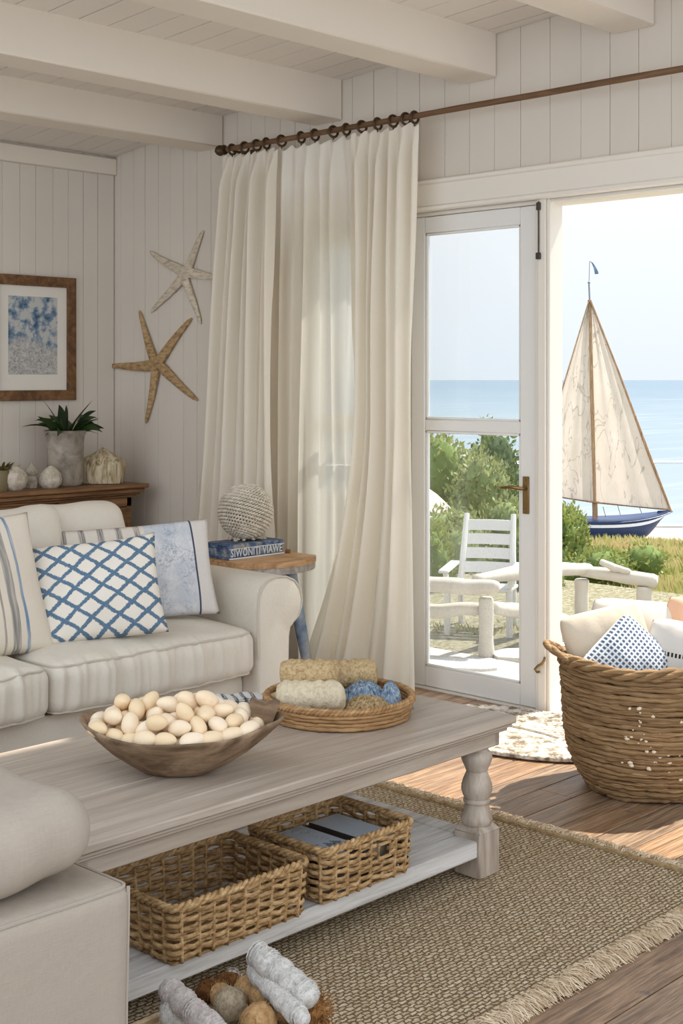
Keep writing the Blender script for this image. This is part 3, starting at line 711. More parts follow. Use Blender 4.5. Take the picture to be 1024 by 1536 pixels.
def toile():
    m = MT('toile_and_stripe', .9, .15); p = m.xyz(); x = p[0]
    g = m.mix(m.noise(300, 2), srgb(200, 192, 180), srgb(222, 214, 204))
    fl = m.noise(1, 3, vec=m.map((200, 20, 6)))
    xs = m.math('ADD', x, m.math('MULTIPLY_ADD', m.noise(5, 2), .016, -.008)); f = m.math('ABSOLUTE', m.math('SUBTRACT', m.math('FRACT', m.math('MULTIPLY_ADD', xs, 1 / .077, 20.2)), .5))
    k = m.math('MULTIPLY', m.ramp(f, [(.12, 1.0), (.2, 0.0)]), m.ramp(fl, [(.38, .25), (.6, 1.0)])); st = m.mix(k, g, srgb(118, 112, 108))
    blt = m.ramp(m.noise(9, 4, .6), [(.4, srgb(190, 194, 200)), (.6, srgb(212, 212, 213))])
    v = nd(m.nt, 'ShaderNodeTexVoronoi', {'Vector': m.map((1, 1, .8)), 'Scale': 24.0}, feature='DISTANCE_TO_EDGE').outputs['Distance']
    n2 = m.noise(26, 5, .7, dist=1.5); vein = m.ramp(m.math('ABSOLUTE', m.math('SUBTRACT', n2, .5)), [(.0, 1.0), (.035, 0.0)]); pt = m.ramp(m.noise(11, 3), [(.45, 0.0), (.56, 1.0)])
    blt = m.mix(m.math('MULTIPLY', m.math('MULTIPLY', vein, pt), .8), blt, srgb(116, 130, 152)); blt = m.mix(m.math('MULTIPLY', m.ramp(v, [(.0, 1.0), (.05, 0.0)]), .22), blt, srgb(150, 160, 180))
    c = m.mix(m.math('GREATER_THAN', x, .055), st, blt); c = m.mix(m.math('GREATER_THAN', x, .262), c, m.mix(m.noise(200, 2), srgb(196, 190, 184), srgb(218, 213, 208)))
    d = m.math('ABSOLUTE', m.math('SUBTRACT', x, .262)); c = m.mix(m.math('LESS_THAN', d, .004), c, srgb(70, 74, 90)); m.base(c); m.bump(m.noise(500, 2), .2, .002); m.bump(m.noise(10, 3), .35, .02); return m.m
pillow('lumbar_pillow', 'long grey pillow, half striped and half pale blue floral, against the sofa arm', toile(), .70, .42, .15, (3.525, 4.60, .675), -27, 20, -3, .045, 6)
pillow('throw_pillow', 'square white pillow with a blue lattice pattern at the front of the sofa', lattice_mat(), .535, .42, .16, (3.21, 4.44, .655), -34, 24, -6, .06, 9)

# ------------------------------------------------------------------ side table, box, ball
def blue_leg():
    m = MT('weathered_blue_paint', .6); n = m.noise(7, 5, .65); m.base(m.ramp(n, [(.35, srgb(96, 126, 164)), (.5, srgb(160, 172, 186)), (.64, srgb(196, 196, 196))])); m.bump(n, .3, .004); return m.m
M_bleg = blue_leg()
tc = Vector((4.56, 4.96, 0)); TT = .62
st = thing('side_table', 'small round side table with brown wood top and faded blue legs', 'table', tc)
poly = []
for i in range(64):
    a = 2 * PI * i / 64; xx, yy = tc.x + .30 * math.cos(a), tc.y + .30 * math.sin(a); poly.append((min(max(xx, tc.x - .26), 4.775), yy))
b = MB(); b.prism(poly, 'z', TT - .028, TT, 0, .1); b.prism([(tc.x + (x_ - tc.x) * .985, tc.y + (y_ - tc.y) * .985) for x_, y_ in poly], 'z', TT - .06, TT - .028, 1, .3)
b.build('top', [wood('table_top_oak', srgb(150, 110, 72), srgb(190, 150, 108), srgb(208, 172, 132), (3, 24, 24), .5, .2), wood('table_edge_grey', srgb(126, 118, 108), srgb(170, 164, 156), srgb(190, 186, 180), (20, 20, 20), .6, .3)], st)
for (a, lean) in ((-35, .1), (95, .1), (200, .02), (262, .06)):
    an = math.radians(a); p0 = tc + Vector((.17 * math.cos(an), .17 * math.sin(an), TT - .058)); p1 = tc + Vector(((.17 + lean) * math.cos(an), (.17 + lean) * math.sin(an), .001))
    b = MB(); b.tube([p0.lerp(p1, k / 8) for k in range(9)], [.026, .03, .032, .032, .031, .03, .028, .026, .024], 12); b.build('leg', M_bleg, st)
bx0, bx1, by0, by1, bz = 4.335, 4.70, 4.905, 5.10, TT + .001
box_ = thing('book_box', 'worn blue box with pale lettering lying under the woven ball', 'box', ((bx0 + bx1) / 2, (by0 + by1) / 2, bz))
def bluebox():
    m = MT('worn_blue_cover', .6); n = m.noise(22, 5, .7); m.base(m.ramp(n, [(.34, srgb(40, 54, 82)), (.48, srgb(74, 96, 132)), (.57, srgb(128, 136, 144)), (.68, srgb(184, 170, 142))])); m.bump(n, .5, .006); return m.m
M_bb = bluebox(); M_lett = plain('pale_letter', srgb(214, 216, 216), .7, .1)
b = MB(); b.box((bx0, by0, bz), (bx1, by1, bz + .008), .002); b.box((bx0 + .004, by0 + .006, bz + .008), (bx1 - .004, by1 - .004, bz + .05), .002); b.box((bx0, by0, bz + .05), (bx1, by1, bz + .072), .004); b.build('cover', M_bb, box_)
b = MB(); b.box((bx0, by0 - .0015, bz), (bx1, by0 + .002, bz + .007), .0005); b.box((bx0, by0 - .0015, bz + .049), (bx1, by0 + .002, bz + .053), .0005); b.build('band', M_lett, box_)
def text(body, size, name, mat, parent, M, ext=.001, scale=(1, 1, 1), bold=0.0):
    cu = bpy.data.curves.new(name, 'FONT'); cu.body = body; cu.size = size; cu.extrude = ext; cu.align_x = 'CENTER'; cu.align_y = 'CENTER'; cu.offset = bold; cu.space_character = 1.12; cu.resolution_u = 3
    tmp = bpy.data.objects.new('tmp', cu); C.objects.link(tmp); dg = bpy.context.evaluated_depsgraph_get(); me = bpy.data.meshes.new_from_object(tmp.evaluated_get(dg)); bpy.data.objects.remove(tmp)
    inv = PM[parent.name].inverted() if parent.name in PM else Matrix()
    me.transform(inv @ M @ Matrix.Diagonal((*scale, 1))); me.materials.clear(); me.materials.append(mat); o = bpy.data.objects.new(name, me); C.objects.link(o); o.parent = parent; return o
text('SIWONITI VIAWE', .054, 'lettering', M_lett, box_, Matrix.Translation(((bx0 + bx1) / 2, by0 + .0035, bz + .0285)) @ Matrix.Rotation(PI / 2, 4, 'X'), .002, (.74, 1, 1), .0006)
bc = Vector((4.545, 5.02, bz + .072)); br = .136
def ball_mat():
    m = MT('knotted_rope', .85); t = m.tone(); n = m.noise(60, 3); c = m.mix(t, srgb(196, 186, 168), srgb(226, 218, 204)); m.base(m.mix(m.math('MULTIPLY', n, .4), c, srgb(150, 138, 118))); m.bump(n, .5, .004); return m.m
wb = thing('woven_ball', 'round knotted rope ball resting on the blue box', 'ball', bc + Vector((0, 0, .012)))
b = MB(); rows = 24
for i in range(1, rows):
    ph = PI * i / rows; R = br * math.sin(ph); n = max(5, int(2 * PI * R / .0155))
    for j in range(n):
        th = 2 * PI * (j + (i % 2) * .5) / n + i * .1; c = Vector((math.sin(ph) * math.cos(th), math.sin(ph) * math.sin(th), math.cos(ph)))
        e = Vector((-math.sin(th), math.cos(th), 0)); nn = c.cross(e) * (1 if (i % 2) else 1); dirv = (e * .8 + nn * .6).normalized()
        ctr = c * br; b.tube([ctr - dirv * .0105 - c * .003, ctr - dirv * .005, ctr + dirv * .005, ctr + dirv * .0105 - c * .003], [.0035, .006, .006, .0035], 6, 0, rnd.random(), Matrix.Translation(bc + Vector((0, 0, br + .006))) @ Matrix.Rotation(.35, 4, 'Y'))
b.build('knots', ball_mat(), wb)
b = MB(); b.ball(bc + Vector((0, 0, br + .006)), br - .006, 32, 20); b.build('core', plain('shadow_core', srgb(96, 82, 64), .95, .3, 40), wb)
b = MB(); rr = random.Random(8); M_shell = stone('shell_bits', srgb(150, 126, 96), srgb(226, 214, 196), 60)
for i in range(46):
    a = rr.uniform(0, 2 * PI); R = rr.uniform(.03, .085); b.ball((bc.x + R * math.cos(a) * 1.2, bc.y + R * math.sin(a) * .9 - .01, bc.z + rr.uniform(.004, .016) * (1.2 - R * 5)), (rr.uniform(.007, .013), rr.uniform(.007, .012), .006), 7, 5, tone=rr.random())
sh = tag(b.build('shell_ring', M_shell, origin=bc), 'ring of small shells and pebbles under the woven ball', 'shells'); sh['kind'] = 'stuff'
q = W(432, 829, z=TT); b = MB(); b.box((-.014, -.012, 0), (.014, .012, .017), .003, M=Matrix.Translation((q.x - .01, q.y - .01, TT + .001)) @ Matrix.Rotation(.6, 4, 'Z')); b.box((-.02, -.004, 0), (-.012, .004, .01), .002, M=Matrix.Translation((q.x - .01, q.y - .01, TT + .001)) @ Matrix.Rotation(.6, 4, 'Z'))
tag(b.build('wooden_block', plain('red_brown_wood', srgb(122, 78, 54), .6), origin=(q.x, q.y, TT)), 'tiny reddish brown wooden block at the side table edge', 'block')
# ------------------------------------------------------------------ rug
RZ0 = .012
rug = thing('rug', 'large flat woven jute rug with fringed edges under the coffee table', 'rug', (2.3, 2.6, 0))
def rug_mat():
    m = MT('jute_weave', .95, .1)
    v = m.map((1, 1, 1)); wob = m.noise(3, 3)
    nv = nd(m.nt, 'ShaderNodeTexNoise', {'Vector': m.obj, 'Scale': 55.0, 'Detail': 3.0}).outputs['Color']; nv = nd(m.nt, 'ShaderNodeVectorMath', {0: nv, 1: (.5, .5, .5)}, operation='SUBTRACT').outputs[0]
    nv = nd(m.nt, 'ShaderNodeVectorMath', {0: nv, 3: .02}, operation='SCALE').outputs[0]; jit = nd(m.nt, 'ShaderNodeVectorMath', {0: m.obj, 1: nv}, operation='ADD').outputs[0]
    bk = nd(m.nt, 'ShaderNodeTexBrick', {'Vector': jit, 'Scale': 1.0, 'Mortar Size': .0034, 'Mortar Smooth': .9, 'Brick Width': .025, 'Row Height': .0135, 'Color1': (.0, .0, .0, 1), 'Color2': (1, 1, 1, 1), 'Mortar': (.5, .5, .5, 1)})
    f = bk.outputs['Fac']; fib = m.noise(170, 3, .7); big = m.noise(2.5, 4)
    p = m.xyz(); zig = m.math('SINE', m.math('MULTIPLY', p[1], 2 * PI / .025)); zz = m.math('MULTIPLY_ADD', zig, .5, .5)
    y = m.mix(bk.outputs['Color'], srgb(212, 190, 154), srgb(240, 222, 190)); y = m.mix(m.math('MULTIPLY', fib, .5), y, srgb(150, 124, 98)); y = m.mix(m.math('MULTIPLY', zz, .22), y, srgb(128, 104, 80))
    rowd = m.ramp(m.noise(1, 2, vec=m.map((.6, 24, 1))), [(.6, 0.0), (.7, .35)]); y = m.mix(rowd, y, srgb(120, 100, 74))
    y = m.mix(m.math('MULTIPLY', f, .9), y, srgb(92, 72, 48)); y = m.mix(m.math('MULTIPLY', big, .25), y, srgb(176, 152, 118)); m.base(y)
    m.bump(m.math('SUBTRACT', fib, m.math('MULTIPLY', f, 1.6)), .8, .006); return m.m
rx0, rx1, ry0, ry1 = .9, 3.66, 1.93, 3.42
b = MB(); n1, n2 = 120, 60
def rtop(u, v):
    x, y = rx0 + (rx1 - rx0) * u, ry0 + (ry1 - ry0) * v
    e = .012 * noise.noise(Vector((x * 3, y * 3, 1)))
    if v in (0, 1): y += e
    if u == 1: x += e
    return Vector((x, y, RZ0 + .0015 * noise.noise(Vector((x * 5, y * 5, 0)))))
b.grid(rtop, n1, n2); b.box((rx0, ry0 + .005, .001), (rx1 - .005, ry1 - .005, RZ0 - .003), .002)
b.build('woven_field', rug_mat(), rug, angle=180)
b = MB(); b.tube([(rx1 - .012, ry0 + .01 + (ry1 - ry0 - .02) * k / 60, RZ0 + .004 + .003 * math.sin(k * 2.1)) for k in range(61)], .009, 6)
b.build('hem', straw('jute_hem', srgb(128, 102, 68), srgb(176, 150, 110), srgb(204, 182, 144), (200, 60, 60), .6), rug)
b = MB(); rr = random.Random(21)
def strand(x, y, dx, dy):
    L = rr.uniform(.035, .075); w = rr.uniform(.0012, .0026); j = rr.gauss(0, .35)
    px, py = -dy, dx; d0 = Vector((dx + px * j, dy + py * j, 0)).normalized(); s = Vector((-d0.y, d0.x, 0)); base = Vector((x, y, RZ0 + .002)); vs = []
    up = rr.uniform(.003, .02)
    for k in range(4):
        t = k / 3; c = base + d0 * (L * t) + s * (.012 * rr.gauss(0, .6) * t); c.z = max(.0015, RZ0 + up * math.sin(t * PI * .9) - RZ0 * t * .9); ww = w * (1 - .6 * t)
        vs += [c - s * ww, c + s * ww + Vector((0, 0, .001))]
    b.add(vs, [[0, 1, 3, 2], [2, 3, 5, 4], [4, 5, 7, 6]], 0, rr.random())
for i in range(5200):
    x = 1.4 + (rx1 - 1.4) * rr.random(); x = round(x / .024) * .024 + rr.gauss(0, .006); strand(min(x, rx1), ry0 + rr.uniform(-.004, .012), 0, -1)
for i in range(2600):
    y = ry0 + (ry1 - ry0) * rr.random(); y = round(y / .018) * .018 + rr.gauss(0, .006); strand(rx1 + rr.uniform(-.01, .004), y, 1, 0)
for i in range(900): strand(2.6 + (rx1 - 2.6) * rr.random(), ry1, 0, 1)
def fr_mat():
    m = MT('jute_fringe', .95, .1); t = m.tone(); m.base(m.mix(t, srgb(164, 138, 106), srgb(222, 202, 174))); return m.m
fr = b.build('fringe', fr_mat(), rug, normals=False); fr['kind'] = 'stuff'

# ------------------------------------------------------------------ coffee table
TZ = .485; tx0, tx1, ty0, ty1 = 1.70, 3.30, 2.43, 3.20
ct = thing('coffee_table', 'greige washed wood coffee table with turned legs and lower shelf', 'table', ((tx0 + tx1) / 2, (ty0 + ty1) / 2, 0))
b = MB(); rr = random.Random(31); ys = [ty0, ty0 + .1, ty0 + .29, ty0 + .48, ty0 + .67, ty1]
for i in range(5): b.box((tx0, ys[i] + (.0006 if i else 0), TZ - .022), (tx1, ys[i + 1] - (.0006 if i < 4 else 0), TZ), .004, 0, rr.random())
b.box((tx0 + .01, ty0 + .01, TZ - .033), (tx1 - .01, ty1 - .01, TZ - .022), .004, 0, .5); b.box((tx0 + .02, ty0 + .02, TZ - .044), (tx1 - .02, ty1 - .02, TZ - .033), .005, 0, .6)
b.build('top', M_tablewood, ct)
b = MB(); ax0, ax1, ay0, ay1 = tx0 + .04, tx1 - .04, ty0 + .035, ty1 - .035
b.box((ax0, ay0, .398), (ax1, ay0 + .025, TZ - .044), .003, 0, .4); b.box((ax0, ay1 - .025, .398), (ax1, ay1, TZ - .044), .003, 0, .4)
b.box((ax1 - .025, ay0, .398), (ax1, ay1, TZ - .044), .003, 0, .4); b.box((ax0, ay0, .398), (ax0 + .025, ay1, TZ - .044), .003, 0, .4); b.build('apron', M_tablewood, ct)
LB = .098; lz = RZ0 + .003
lprof = [(.03, .165), (.044, .166), (.046, .17), (.048, .178), (.046, .186), (.043, .192), (.039, .21), (.036, .222), (.038, .228), (.041, .23), (.041, .236), (.037, .24), (.043, .252), (.047, .266), (.046, .282), (.041, .298), (.035, .312), (.031, .322), (.034, .326), (.035, .331), (.042, .345), (.047, .358), (.046, .37), (.04, .38), (.034, .386), (.034, .39), (.039, .393), (.039, .4)]
for (lx, ly) in ((tx1 - .04 - LB / 2, ty0 + .035 + LB / 2), (tx0 + .04 + LB / 2, ty0 + .035 + LB / 2), (tx1 - .04 - LB / 2, ty1 - .035 - LB / 2), (tx0 + .04 + LB / 2, ty1 - .035 - LB / 2)):
    b = MB(); b.box((lx - LB / 2, ly - LB / 2, lz), (lx + LB / 2, ly + LB / 2, .148), .004)
    h = LB / 2; b.add([(lx - h, ly - h, .148), (lx + h, ly - h, .148), (lx + h, ly + h, .148), (lx - h, ly + h, .148), (lx - h + .016, ly - h + .016, .166), (lx + h - .016, ly - h + .016, .166), (lx + h - .016, ly + h - .016, .166), (lx - h + .016, ly + h - .016, .166)], [[0, 1, 5, 4], [1, 2, 6, 5], [2, 3, 7, 6], [3, 0, 4, 7], [4, 5, 6, 7]])
    b.lathe(lprof, 28, (lx, ly, 0)); b.build('leg', M_tableleg, ct)
b = MB(); sx0, sx1, sy0, sy1 = tx0 + .05, tx1 - .05, ty0 + .045, ty1 - .045; SZ = .128
b.box((sx0, sy0, .078), (sx1, sy0 + .085, SZ), .004, 0, .2); b.box((sx0, sy1 - .085, .078), (sx1, sy1, SZ), .004, 0, .2); b.box((sx1 - .07, sy0 + .086, .078), (sx1 - .005, sy1 - .086, SZ), .004, 0, .3); b.box((sx0, sy0 + .086, .078), (sx0 + .07, sy1 - .086, SZ), .004, 0, .3)
k = 5; ww = (sy1 - sy0 - .172) / k
for i in range(k): b.box((sx0 + .071, sy0 + .086 + i * ww + .001, .082), (sx1 - .071, sy0 + .086 + (i + 1) * ww - .001, SZ - .002), .003, 0, rr.random())
b.build('shelf', M_shelf, ct)

# ---- dough bowl and gourds
bowlM = Matrix.Translation((2.222, 2.716, TZ + .0005)) @ Matrix.Rotation(YAW, 4, 'Z')
BA, BBx, BH = .25, .172, .112
bowl = thing('dough_bowl', 'long rough brown wooden dough bowl filled with pale gourds', 'bowl', M=bowlM)
def bw(rx, z, a, off=0):
    c, s = math.cos(a), math.sin(a); lift = .03 * abs(c) ** 3 * (z / BH) ** 2
    p = Vector((BA * rx * c * (1 + .03 * (c > 0)), BBx * rx * s * (1 + .04 * nz((c, s, 0), 2)), z + lift))
    if c > .9: p.x += .02 * (c - .9) / .1 * (z / BH)
    return p + Vector((.003 * nz(p, 14), .003 * nz(p, 14, 5), .002 * nz(p, 18, 9)))
prof = [(0, .0005), (.3, .001), (.36, .004), (.5, .022), (.68, .05), (.84, .078), (.96, .102), (1.0, BH), (.985, BH + .003), (.955, BH), (.92, .1), (.8, .08), (.62, .05), (.42, .026), (.2, .016), (0, .015)]
b = MB(); n = 64; vs = []
for (rx, z) in prof:
    for j in range(n): vs.append(bw(rx, z, 2 * PI * j / n))
fs = [[i * n + j, i * n + (j + 1) % n, (i + 1) * n + (j + 1) % n, (i + 1) * n + j] for i in range(len(prof) - 1) for j in range(n)]
b.add(vs, fs); M_bowl = wood('carved_bowl', srgb(84, 66, 48), srgb(132, 108, 84), srgb(160, 136, 110), (6, 14, 14), .65, .5, tonek=0); b.build('body', M_bowl, bowl, world=False, angle=180)
b = MB(); lugp = [(.198, .095), (.236, .1), (.246, .13), (.262, .166), (.25, .172), (.225, .163), (.2, .17), (.19, .178), (.184, .172), (.192, .14)]
b.prism(lugp, 'y', .012, .074); b.v = [p + Vector((.004 * nz(p, 20), .003 * nz(p, 25, 3), .003 * nz(p, 22, 7))) for p in b.v]
b.build('lug_handle', M_bowl, bowl, world=False, angle=60)
def gourd_mat():
    m = MT('gourd_skin', .5, .3); r = m.rand(); n = m.noise(16, 4); n2 = m.noise(70, 4, .7)
    c = m.mix(r, srgb(228, 204, 166), srgb(240, 226, 204)); c = m.mix(m.math('MULTIPLY', n, .4), c, srgb(216, 178, 134)); c = m.mix(m.ramp(n2, [(.66, 0.0), (.78, .6)]), c, srgb(130, 98, 66)); m.base(c); m.bump(n2, .2, .003); return m.m
M_gourd = gourd_mat()
gm = []
for k in range(3):
    b = MB()
    def gf(v, k=k):
        w = 1 - (.12, .2, .05)[k] * v.z - .1 * v.z * v.z * (k == 1)
        return Vector((v.x * w * (1 + .04 * nz(v, 2, k)), v.y * w, v.z + (.12 * v.x * v.x if k == 1 else 0)))
    b.ball((0, 0, 0), (.0222, .0218, .033), 18, 12, gf)
    me = b.build('gourd', M_gourd, world=False, angle=180); gm.append(me.data); bpy.data.objects.remove(me)
rs = np.random.RandomState(4); N = 118; R0 = .0248
P = np.stack([rs.uniform(-.2, .2, N), rs.uniform(-.11, .11, N), rs.uniform(.05, .3, N)], 1)
def bowl_h(x, y): u2 = (x / (BA * .94)) ** 2 + (y / (BBx * .94)) ** 2; return .015 + .088 * u2
for it in range(700):
    P[:, 2] -= .0012 if it < 550 else .0003
    P[:, :2] *= .9992
    for _ in range(3):
        d = P[:, None] - P[None]; L = np.sqrt((d ** 2).sum(-1)) + np.eye(N); ov = np.maximum(0, 2 * R0 - L); np.fill_diagonal(ov, 0)
        P += (d / L[..., None] * ov[..., None] * .5).sum(1) * .7
        h = bowl_h(P[:, 0], P[:, 1]) + R0 * 1.45 - P[:, 2]; k = h > 0
        gx = .176 * P[:, 0] / (BA * .94) ** 2; gy = .176 * P[:, 1] / (BBx * .94) ** 2; nn = np.stack([-gx, -gy, np.ones(N)], 1); nl = np.linalg.norm(nn, axis=1, keepdims=True); nn /= nl
        P[k] += nn[k] * (h[k] / nl[k, 0])[:, None]
keep = [i for i in range(N) if (P[i, 0] / BA) ** 2 + (P[i, 1] / BBx) ** 2 < .85]
special = min(keep, key=lambda i: (P[i, 0] + .135) ** 2 + (P[i, 1] + .055) ** 2 - P[i, 2] * .6)
for n_, i in enumerate(keep):
    o = bpy.data.objects.new('gourd', gm[n_ % 3]); C.objects.link(o)
    M = bowlM @ Matrix.Translation(P[i].tolist()) @ Matrix.Rotation(rs.uniform(0, 6.28), 4, 'Z') @ Matrix.Rotation(rs.uniform(.5, 1.5), 4, 'X')
    if P[i, 2] - bowl_h(P[i, 0], P[i, 1]) < .06 or (P[i, 0] / BA) ** 2 + (P[i, 1] / BBx) ** 2 > .4: M = bowlM @ Matrix.Translation(P[i].tolist()) @ Matrix.Rotation(math.atan2(P[i, 1] / BBx ** 2, P[i, 0] / BA ** 2) + PI / 2 + rs.uniform(-.25, .25), 4, 'Z') @ Matrix.Rotation(PI / 2 - .1, 4, 'Y')
    if i == special: M = bowlM @ Matrix.Translation(P[i].tolist()) @ Matrix.Rotation(.3, 4, 'Z') @ Matrix.Rotation(1.3, 4, 'X')
    o.location = M.to_translation(); o.rotation_euler = M.to_euler(); s = rs.uniform(.92, 1.08); o.scale = (s, s, s * rs.uniform(.95, 1.12)); PM[o.name] = M
    if i == special:
        tag(o, 'pale gourd with a dark round hole, left end of the wooden bowl', 'gourd', 'gourds in the bowl')
        b = MB(); b.lathe([(0, .0283), (.006, .0282), (.0085, .0272), (.0095, .026)], 14); hl = b.build('hole', plain('gourd_hole', srgb(74, 58, 30), .9), o, world=False); hl['label'] = 'dark round hole'
    else: tag(o, 'small smooth cream gourd heaped in the long wooden bowl', 'gourd', 'gourds in the bowl')
# folded striped cloth behind the bowl
q = W(360, 1052, z=TZ); b = MB()
for i in range(3): b.grid(lambda u, v: Vector((-.07 + .14 * u, -.045 + .09 * v + .004 * math.sin(u * 9 + i), .004 + .006 * i + .002 * math.sin(u * 11 + v * 5 + i))), 14, 10)
for i in range(2): b.grid(lambda u, v: Vector((-.07 + .14 * u, -.045 - .004 * math.sin(v * PI), .004 + .006 * (i + v))), 10, 4)
b.box((-.069, -.044, .0008), (.069, .044, .004), .001)
o = b.build('napkin', stripes_mat('napkin_stripe', srgb(206, 204, 200), [(-.05, .006, srgb(60, 64, 74)), (-.02, .006, srgb(60, 64, 74)), (.01, .006, srgb(60, 64, 74)), (.04, .006, srgb(60, 64, 74))], .004), world=False, angle=60); o.location = (q.x, q.y, TZ); o.rotation_euler = (0, 0, YAW + .3)
tag(o, 'small folded dark striped napkin behind the bowl of gourds', 'napkin')

# ---- round rush tray
def coils(b, c, rf, zs, r, seed, n=110, wob=.004, zw=.004, gap=None):
    for i, z in enumerate(zs):
        pts = []; rs_ = []
        for j in range(n):
            a = 2 * PI * j / n; ca, sa = math.cos(a), math.sin(a)
            w = noise.noise(Vector((ca * 2.5, sa * 2.5, i * 1.7 + seed))); w2 = noise.noise(Vector((ca * 7, sa * 7, i * 3.1 + seed)))
            R = rf(z) + wob * w2; pts.append((c[0] + R * ca, c[1] + R * sa, c[2] + z + zw * w)); rs_.append(r * (1 + .22 * w2 + .12 * math.sin(a * 40 + i)))
        b.tube(pts, rs_, 7, 0, .1 + .6 * random.Random(seed * 100 + i).random(), closed=True, up=(0, 0, 1))
def braid(b, c, R, z, r, hr, turns, strands=3, n=260, zf=None):
    for s_ in range(strands):
        pts = []
        for j in range(n):
            a = 2 * PI * j / n; ph = turns * a + 2 * PI * s_ / strands; rr_ = R + hr * math.cos(ph)
            zz = z + hr * math.sin(ph) + (zf(a) if zf else 0); pts.append((c[0] + rr_ * math.cos(a), c[1] + rr_ * math.sin(a), c[2] + zz))
        b.tube(pts, r, 6, 0, .1 + .25 * s_, closed=True)
tcx = (2.935, 2.822, TZ + .001); TR_ = .212
tray = thing('rush_tray', 'low round woven rush tray holding loofah rolls on the coffee table', 'tray', tcx)
b = MB(); coils(b, tcx, lambda z: TR_ + (z - .02) * .25, [.008, .02, .032, .044], .0075, 3, wob=.002, zw=.002); b.build('woven_wall', M_rush, tray, angle=180)
b = MB(); braid(b, tcx, TR_ + .008, .058, .0065, .006, 34); b.build('rim', M_rush, tray, angle=180)
b = MB(); b.lathe([(0, .001), (TR_ - .003, .001), (TR_ - .003, .008), (0, .01)], 40, tcx); b.build('base', M_rush, tray)
def loofah_mat(name, a, c):
    m = MT(name, .95, .1); n = m.noise(90, 4, .8); n2 = m.noise(9, 3); y = m.ramp(n, [(.36, a), (.58, c)]); y = m.mix(m.math('MULTIPLY', n2, .4), y, mul(a, 1.1)); m.base(y); m.bump(n, 1, .01); return m.m
M_lf1 = loofah_mat('loofah_tan', srgb(168, 138, 96), srgb(218, 194, 152)); M_lf2 = loofah_mat('loofah_cream', srgb(208, 190, 156), srgb(238, 226, 200))
def roll(label, p0, p1, r, mat, seed, squash=1.0, name='loofah'):
    p0, p1 = Vector(p0), Vector(p1); n = 34; b = MB(); pts = []; rs_ = []
    for i in range(n + 1):
        k = i / n; e = min(1, math.sqrt(max(0, 1 - (2 * k - 1) ** 8)) + .02); pts.append(p0.lerp(p1, k) + Vector((0, 0, .003 * nz((k * 6, seed, 0))))); rs_.append(r * e * (1 + .08 * nz((k * 9, seed, 2)) + .05 * math.sin(k * 38 + seed)))
    b.tube(pts, rs_, 22, up=(0, 0, 1), flat=squash)
    for i, p in enumerate(b.v): b.v[i] = p + Vector((nz(p, 60, seed), nz(p, 60, seed + 5), nz(p, 60, seed + 9))) * .0035
    o = b.build(name, mat, origin=(p0.lerp(p1, .5).x, p0.lerp(p1, .5).y, min(p0.z, p1.z) - r), angle=180); return tag(o, label, 'loofah', 'loofahs in the rush tray')
B0 = Vector((tcx[0], tcx[1], TZ + .012))
def tp(r, f, z): return B0 + RT * r + FW * f + Vector((0, 0, z))
roll('cream loofah roll at the tray front, lower of the stacked pair', tp(-.19, -.06, .06), tp(.02, -.08, .062), .046, M_lf2, 3)
roll('tan loofah roll resting behind and above the cream one', tp(-.18, .005, .112), tp(-.005, -.01, .112), .044, M_lf1, 7)
roll('long tan loofah at the rear of the rush tray', tp(-.05, .125, .078), tp(.12, .12, .088), .046, M_lf1, 12)
roll('small dark tan loofah knob at the left edge of the rush tray', tp(-.2, -.02, .035), tp(-.165, .02, .04), .022, M_lf1, 16)
def cords(name, label, cat, mat, cx, spread, n, seed, h, r=.0035):
    rr = random.Random(seed); b = MB()
    for i in range(n):
        a = rr.uniform(0, 2 * PI); p = Vector((rr.gauss(0, spread[0] * .5), rr.gauss(0, spread[1] * .5), 0)); pts = []
        for k in range(26):
            a += rr.gauss(0, .5); p += Vector((math.cos(a), math.sin(a), 0)) * .011
            if abs(p.x) > spread[0] or abs(p.y) > spread[1]: a = math.atan2(-p.y, -p.x) + rr.gauss(0, .3)
            e = max(0, 1 - (p.x / spread[0]) ** 2 * .8 - (p.y / spread[1]) ** 2 * .8); pts.append(cx + RT * p.x + FW * p.y + Vector((0, 0, r + h * e * rr.uniform(.55, 1.0))))
        b.tube(pts, r * rr.uniform(.7, 1.2), 5, tone=rr.random())
    lumps = lambda v: Vector((v.x, v.y, max(v.z, 0))) * (1 + .12 * nz(v, 3, seed))
    b.ball(cx, (spread[0] * .85, spread[1] * .85, h * .62), 20, 12, lumps, M=Matrix.Translation(cx) @ Matrix.Rotation(YAW, 4, 'Z') @ Matrix.Translation(-cx))
    return tag(b.build(name, mat, origin=cx, angle=180), label, cat)
M_blnet = straw('blue_cord', srgb(84, 104, 128), srgb(148, 168, 188), srgb(208, 210, 206), (80, 80, 80), .6)
cords('cord_bundle', 'straw coloured tangled cord net lying in the rush tray', 'net', M_lf1, tp(.085, -.03, 0), (.08, .085), 60, 4, .05, .004)
cords('cord_bundle', 'pale blue tangled cord lying at the right side of the rush tray', 'net', M_blnet, tp(.155, .015, .001), (.034, .05), 60, 9, .085, .0035)
cords('cord_bundle', 'blue knotted cord between the cream and the rear loofah', 'net', M_blnet, tp(.075, .035, .0), (.085, .045), 80, 15, .082, .0035)

